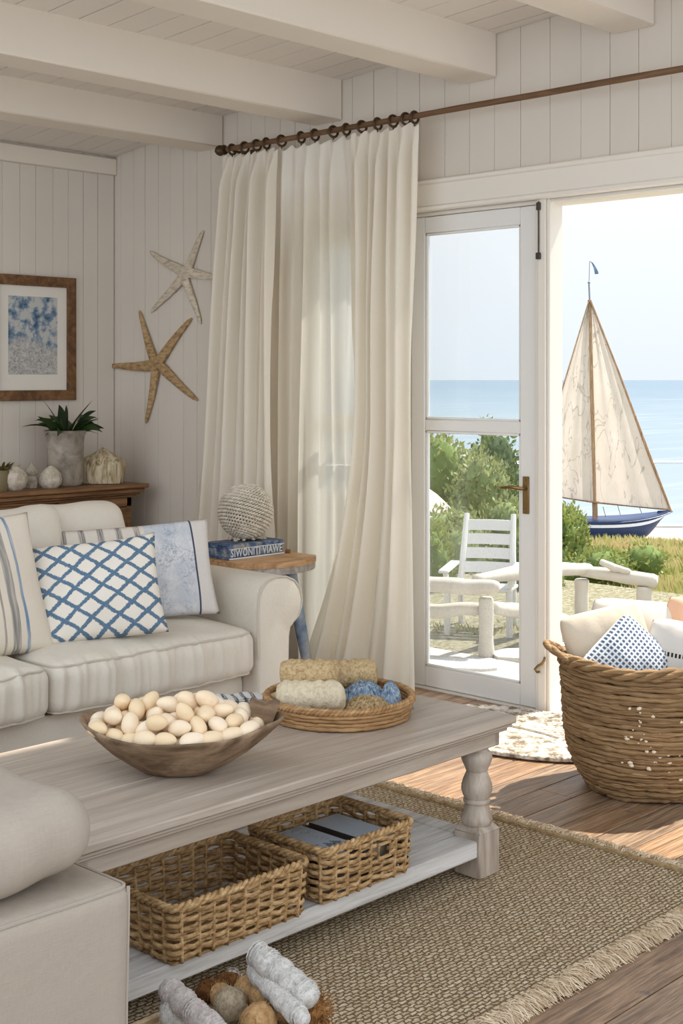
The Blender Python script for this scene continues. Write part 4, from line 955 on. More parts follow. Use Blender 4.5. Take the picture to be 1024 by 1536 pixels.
# ---- wicker baskets on the shelf
def rrect(L, Wd, rc, n=30):
    pts = []
    def line(a, c, m):
        for k in range(m): pts.append((a[0] + (c[0] - a[0]) * k / m, a[1] + (c[1] - a[1]) * k / m))
    hx, hy = L / 2, Wd / 2; step = .009
    cs = [(hx - rc, -hy + rc, -PI / 2), (hx - rc, hy - rc, 0), (-hx + rc, hy - rc, PI / 2), (-hx + rc, -hy + rc, PI)]
    for i, (cx, cy, a0) in enumerate(cs):
        for k in range(5): a = a0 + k * PI / 8; pts.append((cx + rc * math.cos(a), cy + rc * math.sin(a)))
        nx = cs[(i + 1) % 4]; a = a0 + PI / 2; p0 = (cx + rc * math.cos(a), cy + rc * math.sin(a)); p1 = (nx[0] + rc * math.cos(nx[2]), nx[1] + rc * math.sin(nx[2]))
        m = int(math.dist(p0, p1) / step); line(p0, p1, m)
    return pts
def wicker(label, x0, x1, y0, y1, z, H, rows, seed, hole=None, group=None):
    L, Wd = x1 - x0, y1 - y0; cx, cy = (x0 + x1) / 2, (y0 + y1) / 2; rr = random.Random(seed)
    r = thing('wicker_basket', label, 'basket', (cx, cy, z), 0, group)
    base = rrect(L, Wd, .025); n = len(base); S = [0]
    for i in range(n): S.append(S[-1] + math.dist(base[i], base[(i + 1) % n]))
    per = S[-1]; ns = int(per / .05); ns += ns % 2; sp = per / ns; pitch = (H - .02) / rows; b = MB()
    def at(i, zz, off):
        a, c = base[i - 1], base[(i + 1) % n]; t = Vector((c[0] - a[0], c[1] - a[1], 0)).normalized(); nn = Vector((t.y, -t.x, 0)); fl = 1 + .05 * (zz / H - 1)
        return Vector((base[i][0] * fl, base[i][1] * fl, zz)) + nn * off
    inhole = lambda i, zz: hole and base[i][1] < -Wd / 2 + .01 and hole[0] < base[i][0] < hole[1] and hole[2] < zz < hole[3]
    for k in range(rows):
        zz = .012 + pitch * (k + .5); pts = []; tn = rr.random() * .7
        runs = [[]]
        for i in range(n):
            off = .0062 * math.sin(PI * S[i] / sp + k * PI) + .001 * rr.gauss(0, 1); p = at(i, zz + .0022 * math.sin(i * .21 + k * 2) + .0008 * rr.gauss(0, 1), off)
            if inhole(i, zz): runs.append([]) if runs[-1] else None
            else: runs[-1].append(p)
        runs = [q for q in runs if len(q) > 1]
        if len(runs) == 1: b.tube(runs[0], pitch * .6, 6, 0, tn, closed=True, up=(0, 0, 1), flat=.5)
        else:
            if len(runs) > 1: runs = [runs[-1] + runs[0]] + runs[1:-1] if runs else runs
            for q in runs: b.tube(q, pitch * .6, 6, 0, tn, up=(0, 0, 1), flat=.5)
    for j in range(ns):
        s_ = (j + .5 * 0) * sp; i = min(range(n), key=lambda q: abs(S[q] - s_))
        zz = [.004 + (H - .012) * k / 8 for k in range(9)]
        if hole and inhole(i, (hole[2] + hole[3]) / 2): continue
        b.tube([at(i, q, 0) for q in zz], .005, 6, 0, .3 * rr.random(), flat=1.1)
    b.build('woven_wall', M_wick, r, world=False, angle=180)
    b = MB()
    for s_ in range(3):
        pts = []
        for i in range(n):
            ph = S[i] / .03 * PI + s_ * 2 * PI / 3; p = at(i, H - .004 + .006 * math.sin(ph), .006 * math.cos(ph)); pts.append(p)
        b.tube(pts, .0062, 6, 0, .15 * s_, closed=True)
    b.build('rim', M_wick, r, world=False, angle=180)
    b = MB()
    for i in range(12): yy = -Wd / 2 + .012 + (Wd - .024) * (i + .5) / 12; b.box((-L / 2 * .94, yy - (Wd - .03) / 26, .001), (L / 2 * .94, yy + (Wd - .03) / 26, .007), .003, 0, rr.random())
    b.build('bottom', M_wick, r, world=False)
    if hole:
        b = MB(); fl = .99; hx0, hx1, hz0, hz1 = hole; yy = -Wd / 2 - .004; b.tube([(hx0, yy, hz0), (hx1, yy, hz0), (hx1, yy, hz1), (hx0, yy, hz1)], .0055, 6, 0, .2, closed=True); b.build('handle', M_wick, r, world=False)
    return r
wicker('empty rectangular wicker basket on the shelf, beside the armchair', 1.985, 2.43, 2.445, 2.755, SZ + .001, .142, 11, 5, None, 'wicker baskets on the shelf')
wicker('rectangular wicker basket with two large blue grey books inside on the shelf', 2.49, 2.845, 2.45, 2.745, SZ + .001, .146, 12, 8, (.03, .075, .075, .112), 'wicker baskets on the shelf')
o = None
b = MB(); b.box((-.03, -.02, 0), (.03, .02, .012), .002, M=Matrix.Rotation(.5, 4, 'Z') @ Matrix.Rotation(-.5, 4, 'X')); o = b.build('paper_tag', plain('pale_paper', srgb(206, 194, 170), .8), world=False); o.location = (2.36, 2.66, SZ + .02)
tag(o, 'small pale paper scrap inside the empty wicker basket', 'paper')
def cover_mat(name, pic_):
    m = MT(name, .35, .4); n = m.noise(7, 4); c = m.mix(n, srgb(160, 174, 188), srgb(204, 211, 217))
    if pic_:
        p = m.xyz(); n2 = m.noise(24, 5, .7, m.map((1, 2.2, 1)), 1.2); ln = m.ramp(m.math('ABSOLUTE', m.math('SUBTRACT', n2, .5)), [(0, 1.0), (.03, 0.0)]); zone = m.ramp(m.noise(7, 2), [(.5, 0.0), (.58, 1.0)]); c = m.mix(m.math('MULTIPLY', ln, m.math('MULTIPLY', zone, .9)), c, srgb(44, 56, 74))
    m.base(c); return m.m
M_spine = plain('dark_spine', srgb(66, 60, 54), .6); M_page = plain('book_pages', srgb(132, 120, 104), .8)
BKZ = SZ + .009
def book(label, x0, x1, y0, y1, z, t, pic_, tilt):
    M = Matrix.Translation(((x0 + x1) / 2, (y0 + y1) / 2, z)) @ Matrix.Rotation(tilt, 4, 'Z'); r = thing('book', label, 'book', M=M, group='books in the wicker basket'); hx, hy = (x1 - x0) / 2, (y1 - y0) / 2
    b = MB(); b.box((-hx, -hy, 0), (hx, hy, .003), .001); b.box((-hx, -hy, t - .003), (hx, hy, t), .001); b.build('cover', cover_mat('book_cover_a' if pic_ else 'book_cover_b', pic_), r, world=False)
    b = MB(); b.box((-hx - .001, -hy - .001, 0), (-hx + .004, hy + .001, t), .001); b.build('spine', M_spine, r, world=False)
    b = MB(); b.box((-hx + .005, -hy + .004, .0032), (hx - .004, hy - .004, t - .0032), .0); b.build('pages', M_page, r, world=False); 
    if pic_:
        b = MB(); ln = .0012
        for k in range(5): b.box((-.02 - .012 * k, -.02, t), (-.02 - .012 * k + ln, .03 + .004 * k, t + .0004), 0)
        for k in range(3): b.box((-.072, -.015 + .02 * k, t), (-.012, -.015 + .02 * k + ln, t + .0004), 0)
        b.box((-.085, -.028, t), (.0, -.0255, t + .0004), 0)
        for k in range(9): b.box((.01 + .006 * k, -.06 + .003 * (k % 3), t), (.013 + .006 * k, -.045 + .006 * (k * 7 % 4), t + .0004), 0)
        b.build('printed_drawing', plain('ink', srgb(48, 58, 74), .7), r, world=False)
book('large pale blue book with an inked harbour drawing, front of the basket', 2.512, 2.668, 2.475, 2.715, BKZ, .103, True, 0)
book('large plain grey blue book at the far side of the basket', 2.70, 2.815, 2.475, 2.715, BKZ, .103, False, 0)
b = MB(); b.box((2.672, 2.475, BKZ), (2.697, 2.715, BKZ + .092), .003); tag(b.build('ring_binder', plain('slate_board', srgb(78, 80, 84), .5), origin=(2.685, 2.595, BKZ)), 'dark slate grey folder standing between the two blue books', 'folder')

# ------------------------------------------------------------------ big seagrass basket with pillows
BC = Vector((4.36, 2.62, 0)); HB = .475
def RB(z):
    pts = [(0, .205), (.03, .228), (.08, .258), (.14, .282), (.2, .296), (.3, .304), (.4, .307), (.5, .312)]
    for (a, ra), (c, rc) in zip(pts, pts[1:]):
        if z <= c: return ra + (rc - ra) * max(0, z - a) / (c - a)
    return pts[-1][1]
bb = thing('seagrass_basket', 'big round twisted seagrass basket full of pillows by the door', 'basket', BC)
b = MB(); coils(b, BC, RB, [.012 + i * .0172 for i in range(27)], .0105, 9, 130, .006, .008)
rr = random.Random(14); camang = math.atan2(-BC.y, -BC.x)
for i in range(60):                                          # pale flecks painted on as daylight showing through holes in the weave
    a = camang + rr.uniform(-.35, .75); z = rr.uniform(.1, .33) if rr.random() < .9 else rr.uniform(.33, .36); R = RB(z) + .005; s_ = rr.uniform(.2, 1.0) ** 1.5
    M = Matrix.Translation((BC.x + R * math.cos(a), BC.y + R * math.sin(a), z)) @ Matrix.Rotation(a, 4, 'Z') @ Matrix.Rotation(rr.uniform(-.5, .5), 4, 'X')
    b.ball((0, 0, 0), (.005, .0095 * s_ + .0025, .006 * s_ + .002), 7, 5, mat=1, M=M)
b.build('woven_wall', [M_grass_rope, plain('gap_light', srgb(226, 208, 184), .7, .1)], bb, angle=180)
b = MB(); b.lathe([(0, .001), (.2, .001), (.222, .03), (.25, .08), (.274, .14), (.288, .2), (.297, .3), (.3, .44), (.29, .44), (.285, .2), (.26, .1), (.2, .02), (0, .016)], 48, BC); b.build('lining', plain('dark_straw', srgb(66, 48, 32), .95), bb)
b = MB(); braid(b, BC, .309, HB, .0125, .012, 9, 3, 260, lambda a: .006 * math.sin(a * 5)); b.build('rim', M_grass_rope, bb, angle=180)
b = MB(); hd = -RT
for s_ in range(2):
    pts = []
    for k in range(24):
        t = k / 23; a = math.atan2(hd.y, hd.x) - .32 + .64 * t; R = .318 + .05 * math.sin(t * PI) ** .8; ph = t * 14 + s_ * PI
        pts.append(BC + Vector((R * math.cos(a), R * math.sin(a), HB + .005 + .04 * math.sin(t * PI) ** .7)) + Vector((math.cos(ph) * .006, math.sin(ph) * .006, math.sin(ph) * .006)))
    b.tube(pts, .0115, 7, tone=.2 + .2 * s_)
b.build('handle', M_grass_rope, bb, angle=180)
def bp(r, f, z): return tuple(BC + RT * r + FW * f + Vector((0, 0, z)))
Y0 = math.degrees(YAW)
def plump(name, sx, ht, t, c, yaw, lean, roll, mat, label, seed, pw=.42, pinch=.03):
    return pillow(name, label, mat, sx, ht, t, c, yaw, lean, roll, pinch, seed, power=pw, wr=.008)
M_wp = fabric('white_cotton', srgb(224, 218, 208), srgb(206, 199, 188), 500, .4)
plump('pillow', .33, .30, .15, bp(-.135, .03, .505), Y0 + 6, 12, -14, M_cream_cloth, 'plain cream pillow at the door side of the seagrass basket', 31)
plump('pillow', .36, .54, .17, bp(-.02, .165, .395), Y0 - 4, 4, 5, M_wp, 'plump white pillow at the back of the seagrass basket', 37)
def dots():
    m = MT('dotted_knit', .9, .1); p = m.xyz(); x = m.math('FRACT', m.math('MULTIPLY_ADD', p[0], 62, 30.0)); z = m.math('FRACT', m.math('MULTIPLY_ADD', p[2], 62, 30.0))
    dx = m.math('ABSOLUTE', m.math('SUBTRACT', x, .5)); dz = m.math('ABSOLUTE', m.math('SUBTRACT', z, .5)); d = m.math('MAXIMUM', dx, dz); d = m.math('ADD', d, m.math('MULTIPLY_ADD', m.noise(90, 2), .2, -.1))
    k = m.ramp(d, [(.27, 1.0), (.34, 0.0)]); big = m.noise(6, 2); bl = m.mix(big, srgb(60, 70, 86), srgb(96, 116, 142)); m.base(m.mix(k, m.mix(big, srgb(196, 204, 212), srgb(226, 226, 222)), bl)); m.bump(d, .5, .004); return m.m
plump('pillow', .30, .30, .12, bp(-.085, -.09, .455), Y0 + 10, 16, -43, dots(), 'blue and white dotted knit pillow, one corner pointing up, in the seagrass basket', 41, .5, .02)
def stitch():
    m = MT('stitched_canvas', .9, .1); p = m.xyz(); wv = m.noise(12, 2); zz = m.math('ADD', p[2], m.math('MULTIPLY_ADD', wv, .012, -.006)); d = m.math('ABSOLUTE', m.math('SUBTRACT', zz, .10)); x = m.math('FRACT', m.math('MULTIPLY_ADD', p[0], 75, 20.0)); k = m.math('MULTIPLY', m.math('LESS_THAN', d, .0075), m.math('LESS_THAN', x, .55)); n = m.noise(6, 3)
    m.base(m.mix(k, m.mix(n, srgb(192, 186, 178), srgb(216, 211, 204)), srgb(46, 44, 46))); m.bump(m.noise(400, 2), .2, .002); m.bump(n, .4, .02); return m.m
plump('pillow', .34, .46, .17, bp(.135, -.06, .385), Y0 - 10, 8, 8, stitch(), 'off white pillow with a dark stitched line in the seagrass basket', 47)
plump('pillow', .30, .48, .1, bp(.19, .1, .43), Y0 - 26, 6, 12, fabric('peach_linen', srgb(226, 186, 158), srgb(206, 164, 136), 400, .4), 'peach coloured pillow at the right edge of the frame, in the seagrass basket', 53)

# ------------------------------------------------------------------ door mat
q = Vector((4.62, 3.40, 0)); b = MB(); rows = 15; tn = [random.Random(i).random() for i in range(40)]
mat_ = thing('door_mat', 'oval braided cream and grey door mat at the threshold', 'door mat', q)
for i in range(rows):
    a_, c_ = .05 + .0205 * i, .22 + .0205 * i; n = 40 + i * 7
    b.tube([(q.x + a_ * math.cos(2 * PI * j / n), q.y + c_ * math.sin(2 * PI * j / n), .012 + .0018 * (j % 2)) for j in range(n)], [.0115 if j % 2 else .0098 for j in range(n)], 6, 0, tn[i], closed=True, up=(0, 0, 1), flat=1.05)
b.box((q.x - .06, q.y - .22, .002), (q.x + .06, q.y + .22, .012), .002)
def matmat():
    m = MT('braided_cotton', .95, .1); n = m.noise(70, 3, .7); n2 = m.noise(24, 3); t = m.tone(); c = m.ramp(n2, [(.36, srgb(120, 108, 92)), (.5, srgb(206, 196, 182)), (.64, srgb(232, 226, 216))]); c = m.mix(m.math('MULTIPLY', t, .35), c, srgb(168, 150, 124)); m.base(c); m.bump(n, .7, .006); return m.m
b.build('braids', matmat(), mat_, angle=180)

# ------------------------------------------------------------------ armchair in the foreground
ac = thing('armchair', 'light grey linen slipcovered armchair in the near corner, seen from its side', 'armchair', (1.0, 2.4, 0))
def arm_fn(p): return p + Vector((.004 * nz(p, 3, 2), .006 * nz(p, 4, 1) - .004 * math.sin(p.z * 6), .005 * nz(p, 4, 8)))
b = MB(); vs, fs = soft(.95, .2, .58, .028, (50, 12, 34), arm_fn); b.add(vs, fs, M=Matrix.Translation((1.013, 2.045, .308))); aro = b.build('arm', M_linen2, ac, angle=180)
b = MB(); M = Matrix.Translation((1.013, 2.045, .308)); b.tube(seam(.95, .2, .58, .028, arm_fn), .0035, 6, closed=True, M=M)
e = .0198; xx = .475 - .028 + e; b.tube([arm_fn(Vector((xx, -.1 + .028 - e, -.27 + .552 * k / 20))) for k in range(21)], .0035, 6, M=M); b.build('piping', fabric('armchair_piping', srgb(172, 161, 148), None, 500, .1), aro)
b = MB(); vs, fs = soft(.95, .2, .58, .028, (20, 8, 14), arm_fn); b.add(vs, fs, M=Matrix.Translation((.995, 2.9, .308))); b.build('arm', M_linen2, ac, angle=180)
b = MB(); vs, fs = soft(.9, .64, .24, .03, (20, 14, 6), arm_fn); b.add(vs, fs, M=Matrix.Translation((1.0, 2.47, .15))); b.build('base', M_linen2, ac, angle=180)
b = MB(); vs, fs = soft(.2, .98, .82, .06, (8, 24, 20), arm_fn); b.add(vs, fs, M=Matrix.Translation((.44, 2.47, .43))); b.build('back_frame', M_linen2, ac, angle=180)
def cush_fn(p):
    q = p.copy(); u, v = p.x / .5, p.y / .16; q.z += .02 * max(0, 1 - u ** 4) * max(0, 1 - v * v) * (1 if p.z > 0 else .2)
    q.x += .02 * (p.x > 0) * max(0, 1 - (p.z / .12) ** 2) + .01 * nz((0, p.y * 8, p.z * 9), 1, 4)
    q += Vector((0, -.012 * noise.noise(Vector((p.x * 11, p.z * 3, 2))), .012 * noise.noise(Vector((p.x * 9, p.y * 7, 4))))); return q
b = MB(); vs, fs = soft(.95, .58, .15, .07, (70, 34, 14), cush_fn); b.add(vs, fs, M=Matrix.Translation((.962, 2.27, .673)) @ Matrix.Rotation(-.03, 4, 'Y')); b.build('loose_cushion', M_linen2, ac, angle=180)

# ------------------------------------------------------------------ crate of dried things in the foreground
kx0, kx1, ky0, ky1, KZ = 1.62, 1.985, 1.94, 2.19, .2
crate = thing('wooden_crate', 'low wooden crate of wool and dried pods in the foreground', 'crate', ((kx0 + kx1) / 2, (ky0 + ky1) / 2, RZ0))
M_crate = wood('pale_pine', srgb(140, 116, 88), srgb(186, 160, 126), srgb(206, 182, 148), (14, 14, 14), .6, .3)
z0 = RZ0 + .002
for (lo, hi, nm) in (((kx0, ky0, z0), (kx1, ky0 + .014, KZ), 'side_panel'), ((kx0, ky1 - .014, z0), (kx1, ky1, KZ), 'side_panel'), ((kx0, ky0 + .014, z0), (kx0 + .014, ky1 - .014, KZ), 'end_panel'), ((kx1 - .014, ky0 + .014, z0), (kx1, ky1 - .014, KZ), 'end_panel')):
    b = MB(); b.box(lo, hi, .003); b.build(nm, M_crate, crate)
b = MB(); b.box((kx0 + .014, ky0 + .014, KZ - .03), (kx1 - .014, ky1 - .014, KZ - .012), .002); b.build('bottom_panel', M_crate, crate)
def wool(name, a, c, sc=90, bump=1.0):
    m = MT(name, .95, .1); n = m.noise(sc, 5, .75); n2 = m.noise(14, 3); y = m.ramp(n, [(.34, a), (.58, c)]); y = m.mix(m.math('MULTIPLY', n2, .35), y, mul(a, 1.05)); m.base(y); m.bump(n, bump, .01); return m.m
M_wool = wool('white_wool', srgb(186, 180, 172), srgb(236, 232, 226)); M_wool2 = wool('mauve_wool', srgb(178, 164, 158), srgb(222, 213, 207)); M_tan = wool('ochre_felt', srgb(160, 118, 74), srgb(210, 172, 124)); M_tan2 = wool('grey_felt', srgb(142, 124, 98), srgb(196, 180, 154)); M_dk = wool('dark_pod', srgb(58, 36, 20), srgb(126, 84, 48), 50)
def skein(label, pa, pb, r, mat, seed):
    p0, p1 = Vector(pa), Vector(pb); n = 60; b = MB(); pts = []; rs_ = []
    for i in range(n + 1):
        k = i / n; e = math.sqrt(max(0, 1 - (2 * k - 1) ** 10)) + .03; lump = 1 + .16 * abs(math.sin(k * 15 + seed)) - .08 + .12 * nz((k * 8, seed, 0)); pts.append(p0.lerp(p1, k) + Vector((.004 * nz((k * 5, seed, 0)), .004 * nz((k * 5, 0, seed)), .004 * nz((seed, k * 5, 0))))); rs_.append(r * e * lump)
    b.tube(pts, rs_, 16, up=(0, 0, 1)); d = (p1 - p0).normalized(); u = d.orthogonal().normalized(); v = d.cross(u)
    hel = []
    for i in range(260):                                     # wound thread
        k = .04 + .92 * i / 259; j = k * n; i0 = int(j); rr_ = rs_[i0] + (rs_[min(n, i0 + 1)] - rs_[i0]) * (j - i0); a = i * .62; hel.append(p0.lerp(p1, k) + (u * math.cos(a) + v * math.sin(a)) * rr_ * 1.0)
    b.tube(hel, .0022, 4)
    return tag(b.build('wool_skein', mat, origin=(p0.lerp(p1, .5)), angle=180), label, 'wool skein', 'wool skeins in the crate')
def wz(px, py, z): return W(px, py, z=z)
skein('thick white wool skein lying furthest right across the crate', wz(378, 1424, .31), wz(472, 1502, .265), .0255, M_wool, 1)
skein('thinner white wool skein just beside the thick one', wz(377, 1450, .27), wz(458, 1534, .25), .02, M_wool, 5)
skein('white to mauve wool skein at the left of the crate', wz(246, 1478, .255), wz(338, 1560, .24), .0235, M_wool2, 9)
def felt(label, px, py, z, r, mat, seed, name='felt_ball', cat='ball', group='felt balls in the crate', sc=(1, 1, 1)):
    z = KZ - .011 + r * sc[2] * 1.02; c = W(px, py, z=z); b = MB(); b.ball((0, 0, 0), (r * sc[0], r * sc[1], r * sc[2]), 22, 14, lambda v: v * (1 + .09 * nz(v, 2.5, seed) + .035 * nz(v, 9, seed)), M=Matrix.Translation(c))
    rr = random.Random(seed)
    for i in range(90):
        d = Vector((rr.gauss(0, 1), rr.gauss(0, 1), rr.gauss(0, 1))).normalized(); t = d.orthogonal().normalized(); s_ = c + Vector((d.x * r * sc[0], d.y * r * sc[1], d.z * r * sc[2])) * .97
        b.tube([s_, s_ + d * .004 + t * .003, s_ + d * .005 + t * .009], .0005, 3, cap=False)
    return tag(b.build(name, mat, origin=c, angle=180), label, cat, group)
felt('ochre felt ball furthest back, against the thin white skein', 372, 1487, .25, .031, M_tan, 1)
felt('round white wool ball left of the mauve skein', 262, 1520, .25, .031, M_wool, 2)
felt('grey fuzzy ball in the middle of the crate', 345, 1506, .262, .034, M_tan2, 3)
felt('ochre felt ball right of the grey fuzzy ball', 398, 1497, .252, .034, M_tan, 4)
felt('large ochre felt ball at the bottom centre of the photo', 388, 1532, .256, .036, M_tan, 5)
felt('small ochre ball between the grey ball and the mauve skein', 331, 1492, .243, .024, M_tan, 6)
felt('ochre pod shaped ball under the white skeins', 424, 1512, .245, .025, M_tan, 7, sc=(.8, .8, 1.3))
felt('dark brown split seed pod at the far left of the balls', 312, 1486, .25, .026, M_dk, 8, 'seed_pod', 'seed pod', 'seed pods in the crate', (1.2, .8, .9))
felt('dark seed pod with a pale tip behind the ochre balls', 338, 1474, .245, .025, M_dk, 9, 'seed_pod', 'seed pod', 'seed pods in the crate', (1.5, .8, .8))
felt('pale white pebble behind the dark seed pod', 348, 1468, .25, .017, M_wool, 10, 'pebble', 'pebble', None)
c = W(470, 1520, z=KZ + .018); b = MB(); rr = random.Random(77); b.ball(c, .026, 16, 10, lambda v: v * (1 + .15 * nz(v, 3)))
for i in range(260):
    d = Vector((rr.gauss(0, 1), rr.gauss(0, 1), rr.gauss(0, 1))).normalized(); t = Vector((rr.gauss(0, 1), rr.gauss(0, 1), rr.gauss(0, 1))).normalized(); s_ = c + d * .022; b.tube([s_, s_ + d * .012 + t * .006, s_ + d * .018 + t * .016], [.0016, .0013, .0006], 4, 0, rr.random(), cap=False)
tag(b.build('moss_tuft', wool('rust_moss', srgb(120, 76, 40), srgb(196, 146, 92), 60), origin=c, angle=180), 'rusty frizzy moss tuft at the right end of the crate', 'moss')

# ------------------------------------------------------------------ outside
GZ = -.3
M_terr = MT('sunlit_terrace', .85)
def terr():
    m = M_terr; n = m.noise(3.2, 5, .6); n2 = m.noise(90, 4, .8); m.base(m.mix(m.math('MULTIPLY', n2, .3), m.mix(n, srgb(176, 170, 160), srgb(206, 202, 194)), srgb(150, 144, 134))); m.bump(n2, .4, .006); return m.m
terr()
b = MB(); b.box((5.16, -2, -.6), (6.95, 9.5, GZ), .01); struct(b.build('terrace_floor', M_terr.m))
b = MB(); b.box((5.145, -.3, -.6), (5.158, LY, -.035), 0); struct(b.build('trim_6', M_trim))
def gz(s):
    if s < 9: return GZ - .03
    if s < 28: return GZ - .03 - (s - 9) * .0845
    if s < 31: return -1.935 - (s - 28) * .13
    return -2.325 - (s - 31) * .027
def ground_mat():
    m = MT('dune_ground', .95, .05); n = m.noise(1.1, 6, .65); n2 = m.noise(9, 6, .7); n3 = m.noise(60, 3, .7)
    c = m.ramp(n2, [(.3, srgb(84, 92, 48)), (.48, srgb(128, 130, 76)), (.62, srgb(156, 146, 102)), (.75, srgb(170, 158, 126))]); c = m.mix(m.ramp(n, [(.45, 0.0), (.65, .7)]), c, srgb(132, 112, 80)); c = m.mix(m.math('MULTIPLY', n3, .3), c, srgb(80, 84, 50)); m.base(c); m.bump(n2, .6, .05); return m.m
def gravel_mat():
    m = MT('pale_gravel', .95, .05); n2 = m.noise(22, 6, .85); n = m.noise(3, 4); c = m.ramp(n2, [(.38, srgb(62, 62, 44)), (.5, srgb(128, 122, 102)), (.6, srgb(170, 162, 146))]); m.base(m.mix(m.math('MULTIPLY', n, .4), c, srgb(150, 148, 110))); m.bump(n2, .7, .015); return m.m
def sand_mat():
    m = MT('beach_sand', .95, .05); n = m.noise(.6, 5); m.base(m.mix(n, srgb(164, 150, 138), srgb(184, 174, 164))); return m.m
def gy(p): return .09 * noise.noise(Vector((p.x * .5, p.y * .5, 0))) + .05 * noise.noise(Vector((p.x * 1.6, p.y * 1.6, 3)))
def ground(name, s0, s1, t0, t1, mat, nu, nv, amp=1.0, dz=0):
    b = MB()
    def fn(u, v):
        s = s0 + (s1 - s0) * u; t = t0 + (t1 - t0) * v; p = SD(t, s); p.z = gz(s) + dz + amp * gy(p) * min(1, max(0, (s - 9) / 3)); return p
    b.grid(fn, nu, nv); o = b.build(name, mat, angle=180); return struct(o)
ground('ground_gravel', 5.2, 10.2, -.35, .8, gravel_mat(), 30, 50, 0, -.02) if False else None
b = MB(); b.box((6.95, -4, -.7), (10.2, 12, GZ - .018), .004); struct(b.build('ground_gravel', gravel_mat()))
ground('ground_dunes', 8.0, 29.5, -.7, .75, ground_mat(), 110, 110, 1.0, -.04)
ground('ground_beach', 28.5, 60, -1.2, 1.3, sand_mat(), 40, 40, .1, 0)
def sea_mat():
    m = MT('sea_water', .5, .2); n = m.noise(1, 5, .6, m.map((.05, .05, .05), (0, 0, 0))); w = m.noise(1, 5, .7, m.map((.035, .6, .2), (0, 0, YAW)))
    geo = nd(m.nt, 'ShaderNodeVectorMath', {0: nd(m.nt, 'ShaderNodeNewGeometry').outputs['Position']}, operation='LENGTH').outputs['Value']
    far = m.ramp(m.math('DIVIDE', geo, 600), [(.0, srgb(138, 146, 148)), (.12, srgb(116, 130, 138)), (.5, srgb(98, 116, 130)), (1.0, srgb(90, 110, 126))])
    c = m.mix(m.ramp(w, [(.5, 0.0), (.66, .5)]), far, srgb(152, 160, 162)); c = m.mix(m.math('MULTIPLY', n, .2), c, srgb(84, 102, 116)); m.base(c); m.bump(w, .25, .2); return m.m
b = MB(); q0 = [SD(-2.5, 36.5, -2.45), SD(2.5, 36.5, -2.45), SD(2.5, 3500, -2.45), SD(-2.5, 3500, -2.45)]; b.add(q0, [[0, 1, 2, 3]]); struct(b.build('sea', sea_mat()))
b = MB(); 
b.grid(lambda u, v: SD(-.5 + 1.6 * u, 36.2 + .7 * v + .5 * math.sin(u * 26) + .3 * math.sin(u * 61), -2.44), 80, 3); struct(b.build('sea_foam', plain('foam_white', srgb(244, 246, 246), .8, .03)))
b = MB(); b.grid(lambda u, v: SD(-.4 + 1.4 * u, 62 + 2.2 * v * (.3 + abs(noise.noise(Vector((u * 9, 1, 2))))) + 1.2 * math.sin(u * 17), -2.43), 60, 2); struct(b.build('sea_foam', bpy.data.materials['foam_white']))

# white stepping slabs lying on the gravel
M_slab = paint('white_slab', srgb(210, 206, 198), .1, 5, .8, .3); rr = random.Random(40)
sl = [((.075, 7.75), (.42, .26), .3), ((.128, 7.95), (.5, .24), .6), ((.09, 8.45), (.44, .28), -.2), ((.145, 8.8), (.6, .3), .2), ((.20, 8.9), (.9, .5), .1), ((.178, 9.7), (.7, .4), .5)]
nms = ['small white stone slab on the gravel, nearest the door', 'white stone slab on the gravel in front of the bench post', 'square white slab on the gravel to the left of the bench post', 'long white slab on the gravel behind the bench post', 'wide white slab outside the open doorway', 'white slab on the gravel behind the driftwood bench']
for ((t, s), (a, c_), r_), nm in zip(sl, nms):
    p = SD(t, s, GZ - .018); b = MB(); poly = [(math.cos(2 * PI * k / 12) * a / 2 * (1.25 + .12 * rr.random()), math.sin(2 * PI * k / 12) * c_ / 2 * (1.25 + .12 * rr.random())) for k in range(12)]
    poly = [(max(-a / 2, min(a / 2, x_)), max(-c_ / 2, min(c_ / 2, y_))) for x_, y_ in poly]
    b.prism(poly, 'z', 0, .035, M=Matrix.Translation(p) @ Matrix.Rotation(YAW + r_, 4, 'Z')); tag(b.build('stone_slab', M_slab, origin=p), nm, 'slab', 'white slabs on the gravel')

# driftwood bench
ben = thing('driftwood_bench', 'rough white driftwood bench rail with round posts outside the door', 'bench', SD(.14, 9.3, GZ - .018))
def log(nm, pts, rs_, seed):
    b = MB(); n = 24; P_ = []; R_ = []
    for i in range(n + 1):
        k = i / n * (len(pts) - 1); j = min(int(k), len(pts) - 2); f = k - j; p = Vector(pts[j]).lerp(Vector(pts[j + 1]), f); r = rs_[j] + (rs_[j + 1] - rs_[j]) * f
        P_.append(p + Vector((0, 0, .012 * nz((i * .15, seed, 0))))); R_.append(r * (1 + .1 * nz((i * .16, seed, 4))))
    R_[0] *= .8; R_[-1] *= .8; b.tube(P_, R_, 12, up=(1, 0, 0) if nm == 'post' else (0, 0, 1)); return b.build(nm, M_white_wood, ben, angle=180)
p1 = SD((729 - 512) / F, 8.75); p2 = SD((872 - 512) / F, 10.1); p3 = SD((966 - 512) / F, 9.9)
def at_(p, z): return (p.x, p.y, z)
z1, z2, z3 = 1.5 - 328 * 8.75 / F, 1.5 - 300 * 10.1 / F, 1.5 - 312 * 9.9 / F
for p, z, r, sd in ((p1, z1, .05, 1), (p2, z2, .054, 2), (p3, z3, .058, 3)): log('post', [at_(p, GZ - .016), at_(p, (GZ + z) / 2), at_(p, z)], [r, r * .95, r * 1.02], sd)
log('top_rail', [W(560, 868, d=8.9), W(645, 876, d=8.85), W(700, 880, d=8.78), W(748, 880, d=8.7)], [.05, .052, .055, .04], 5)
